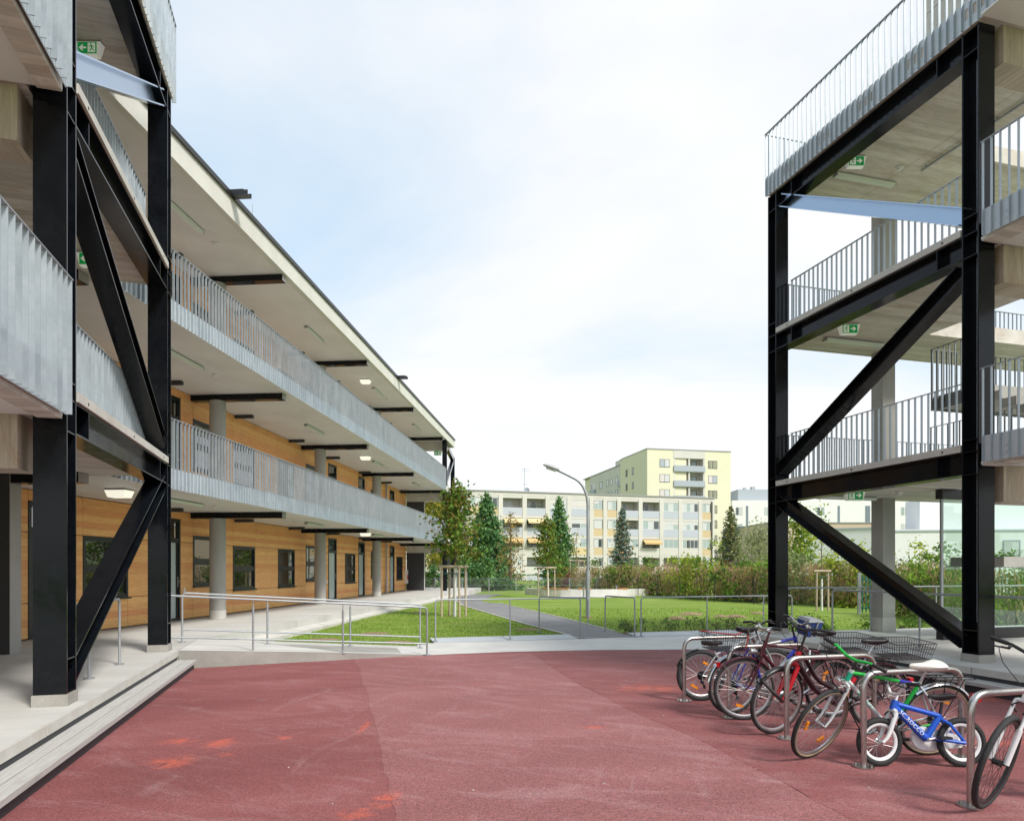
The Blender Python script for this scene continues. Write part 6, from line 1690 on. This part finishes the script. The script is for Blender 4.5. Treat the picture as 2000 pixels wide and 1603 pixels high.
bicycle('maroon bicycle with white frame lettering, front wheel at the second farthest rack', UV(6.60, 5.62), UV(6.75, 4.56), lean=4, steer=-6, frame=M_maroon, sad=(.15, 0, .98), sc=(.20, 0, .78), hl=.16,
        rt=.0185, mudf=M_maroon, mfa=40, mfb=150, mudr=M_maroon, rack=M_blkm, basket=(-.36, .04, .16, .17), fref=(-75,), rref=(60, 200), text=('KETTLER', .052, 'down', M_whitepl, .001), tpos=.62, barm=M_alu, stemm=M_maroon, leverm=M_alu, stemh=.13, stem=.09, rise=.02, sweep=.08, head=M_alu,
        bw=.29, dtf=1.3, kick=1, ns=32, hook=extra_lock)
def extra_strap(wd, st, t, S1, ht, k, bb, sc):
    mb = MB(); A = Vector(st((1.18 + .26, .02, .60))); B_ = Vector(st((1.18 - .02, .05, .36)))
    mb.tube(rounded([tuple(A + Vector((.0, 0, .03))), tuple(A), tuple(A.lerp(B_, .5) + Vector((.02, -.08, -.04))), tuple(B_)], .12, 6), .017, 8)
    mb.build('lock_strap', M_blk, t)
bicycle('dark maroon step-through city bicycle with bright red fork, black saddle and rear basket', UV(5.98, 5.66), UV(6.08, 4.48), lean=5, steer=14, frame=M_dkmar, forkm=M_redp, step=True, fr=.021, sad=(.10, 0, .955), sc=(.24, 0, .66), bbx=.47,
        rt=.0185, legr=.021, crown=.026, mudf=M_blkm, mfa=55, mfb=150, mudr=M_maroon, rack=M_blkm, basket=(-.44, -.04, .17, .17), bands=((.15, .7, M_redp, 'head'), (.45, .75, M_redp, 'seat')), stemh=.16, rise=.03, sweep=.13, bw=.29, dress=True, rref=(70,), tail=(-.35, .52), kick=1, ns=32, barm=M_blkm, bell=True, hl=.19, hook=extra_strap)
bicycle('white and green bicycle with green handlebar, worn white saddle and chrome mudguard', UV(5.03, 5.32), UV(5.21, 4.24), lean=15, steer=24, R_=.35, rt=.019, frame=M_gwhite, gum=True, bands=((.12, .30, M_bluep, 'top'), (.30, .99, M_gren, 'top'), (.42, .99, M_gren, 'seat'), (.0, .75, M_gren, 'stayl'), (.2, .8, M_teal, 'head')),
        sad=(.17, 0, .885), saddlem=M_saddlew, sads=1.15, sc=(.21, 0, .72), text=('BIANCHI', .052, 'down', M_teal, .0015), tpos=.40, mudr=M_chrome, mra=48, mrb=190, rack=M_blkm, fref=(-110, 10), rref=(110,), tail=(-.36, .56), barm=M_gren, bw=.30, rise=.035, sweep=.02, head=M_chrome, stemh=.10, kick=-1, knob=False, dtf=1.2, ns=32, barr=.0135)
bicycle('small blue child\'s bicycle with white rims, white fork and white lettering', (3.87, 5.885, 0), (3.17, 5.905, 0), lean=-7, steer=9, R_=.208, rt=.025, frame=M_kblue, forkm=M_wh, rim=M_whrim, rimw=.015, knob=True, ns=18, fr=.026, sc=(.165, 0, .435), sad=(.14, 0, .60), sads=.82, bbx=.30, bbz=.235, l1=.285, hl=.085, ha=71, dtf=1.25, ttf=.85,
        stem=.03, stemh=.05, rise=.10, sweep=.06, bw=.24, stemm=M_wh, barm=M_wh, postm=M_blkm, legr=.017, fy=.046, crown=.02, case=M_wh, crl=.10, ring=.06, cog=.03, crank=-12, text=('SCIROCCO', .049, 'down', M_wh, .0008), tpos=.50, saddlem=M_blk)
def extra_decal(wd, st, t, S1, ht, k, bb, sc):
    pass
bicycle('white bicycle at the right picture edge, front wheel beside the nearest rack', UV(3.70, 5.62), UV(3.78, 4.55), lean=6, steer=27, R_=.352, rt=.021, frame=M_wh, susp=True, legr=.017, hl=.15, sad=(.15, 0, 1.0), sc=(.20, 0, .76), bw=.31, rise=.03, spokem=M_blkm, hubm=M_blkm, bighub=True, rim=M_blkm, stemh=.16, fr=.018, stem=.08, ns=32, l1=.455, bands=((.3, .36, M_pink, 'head'),))
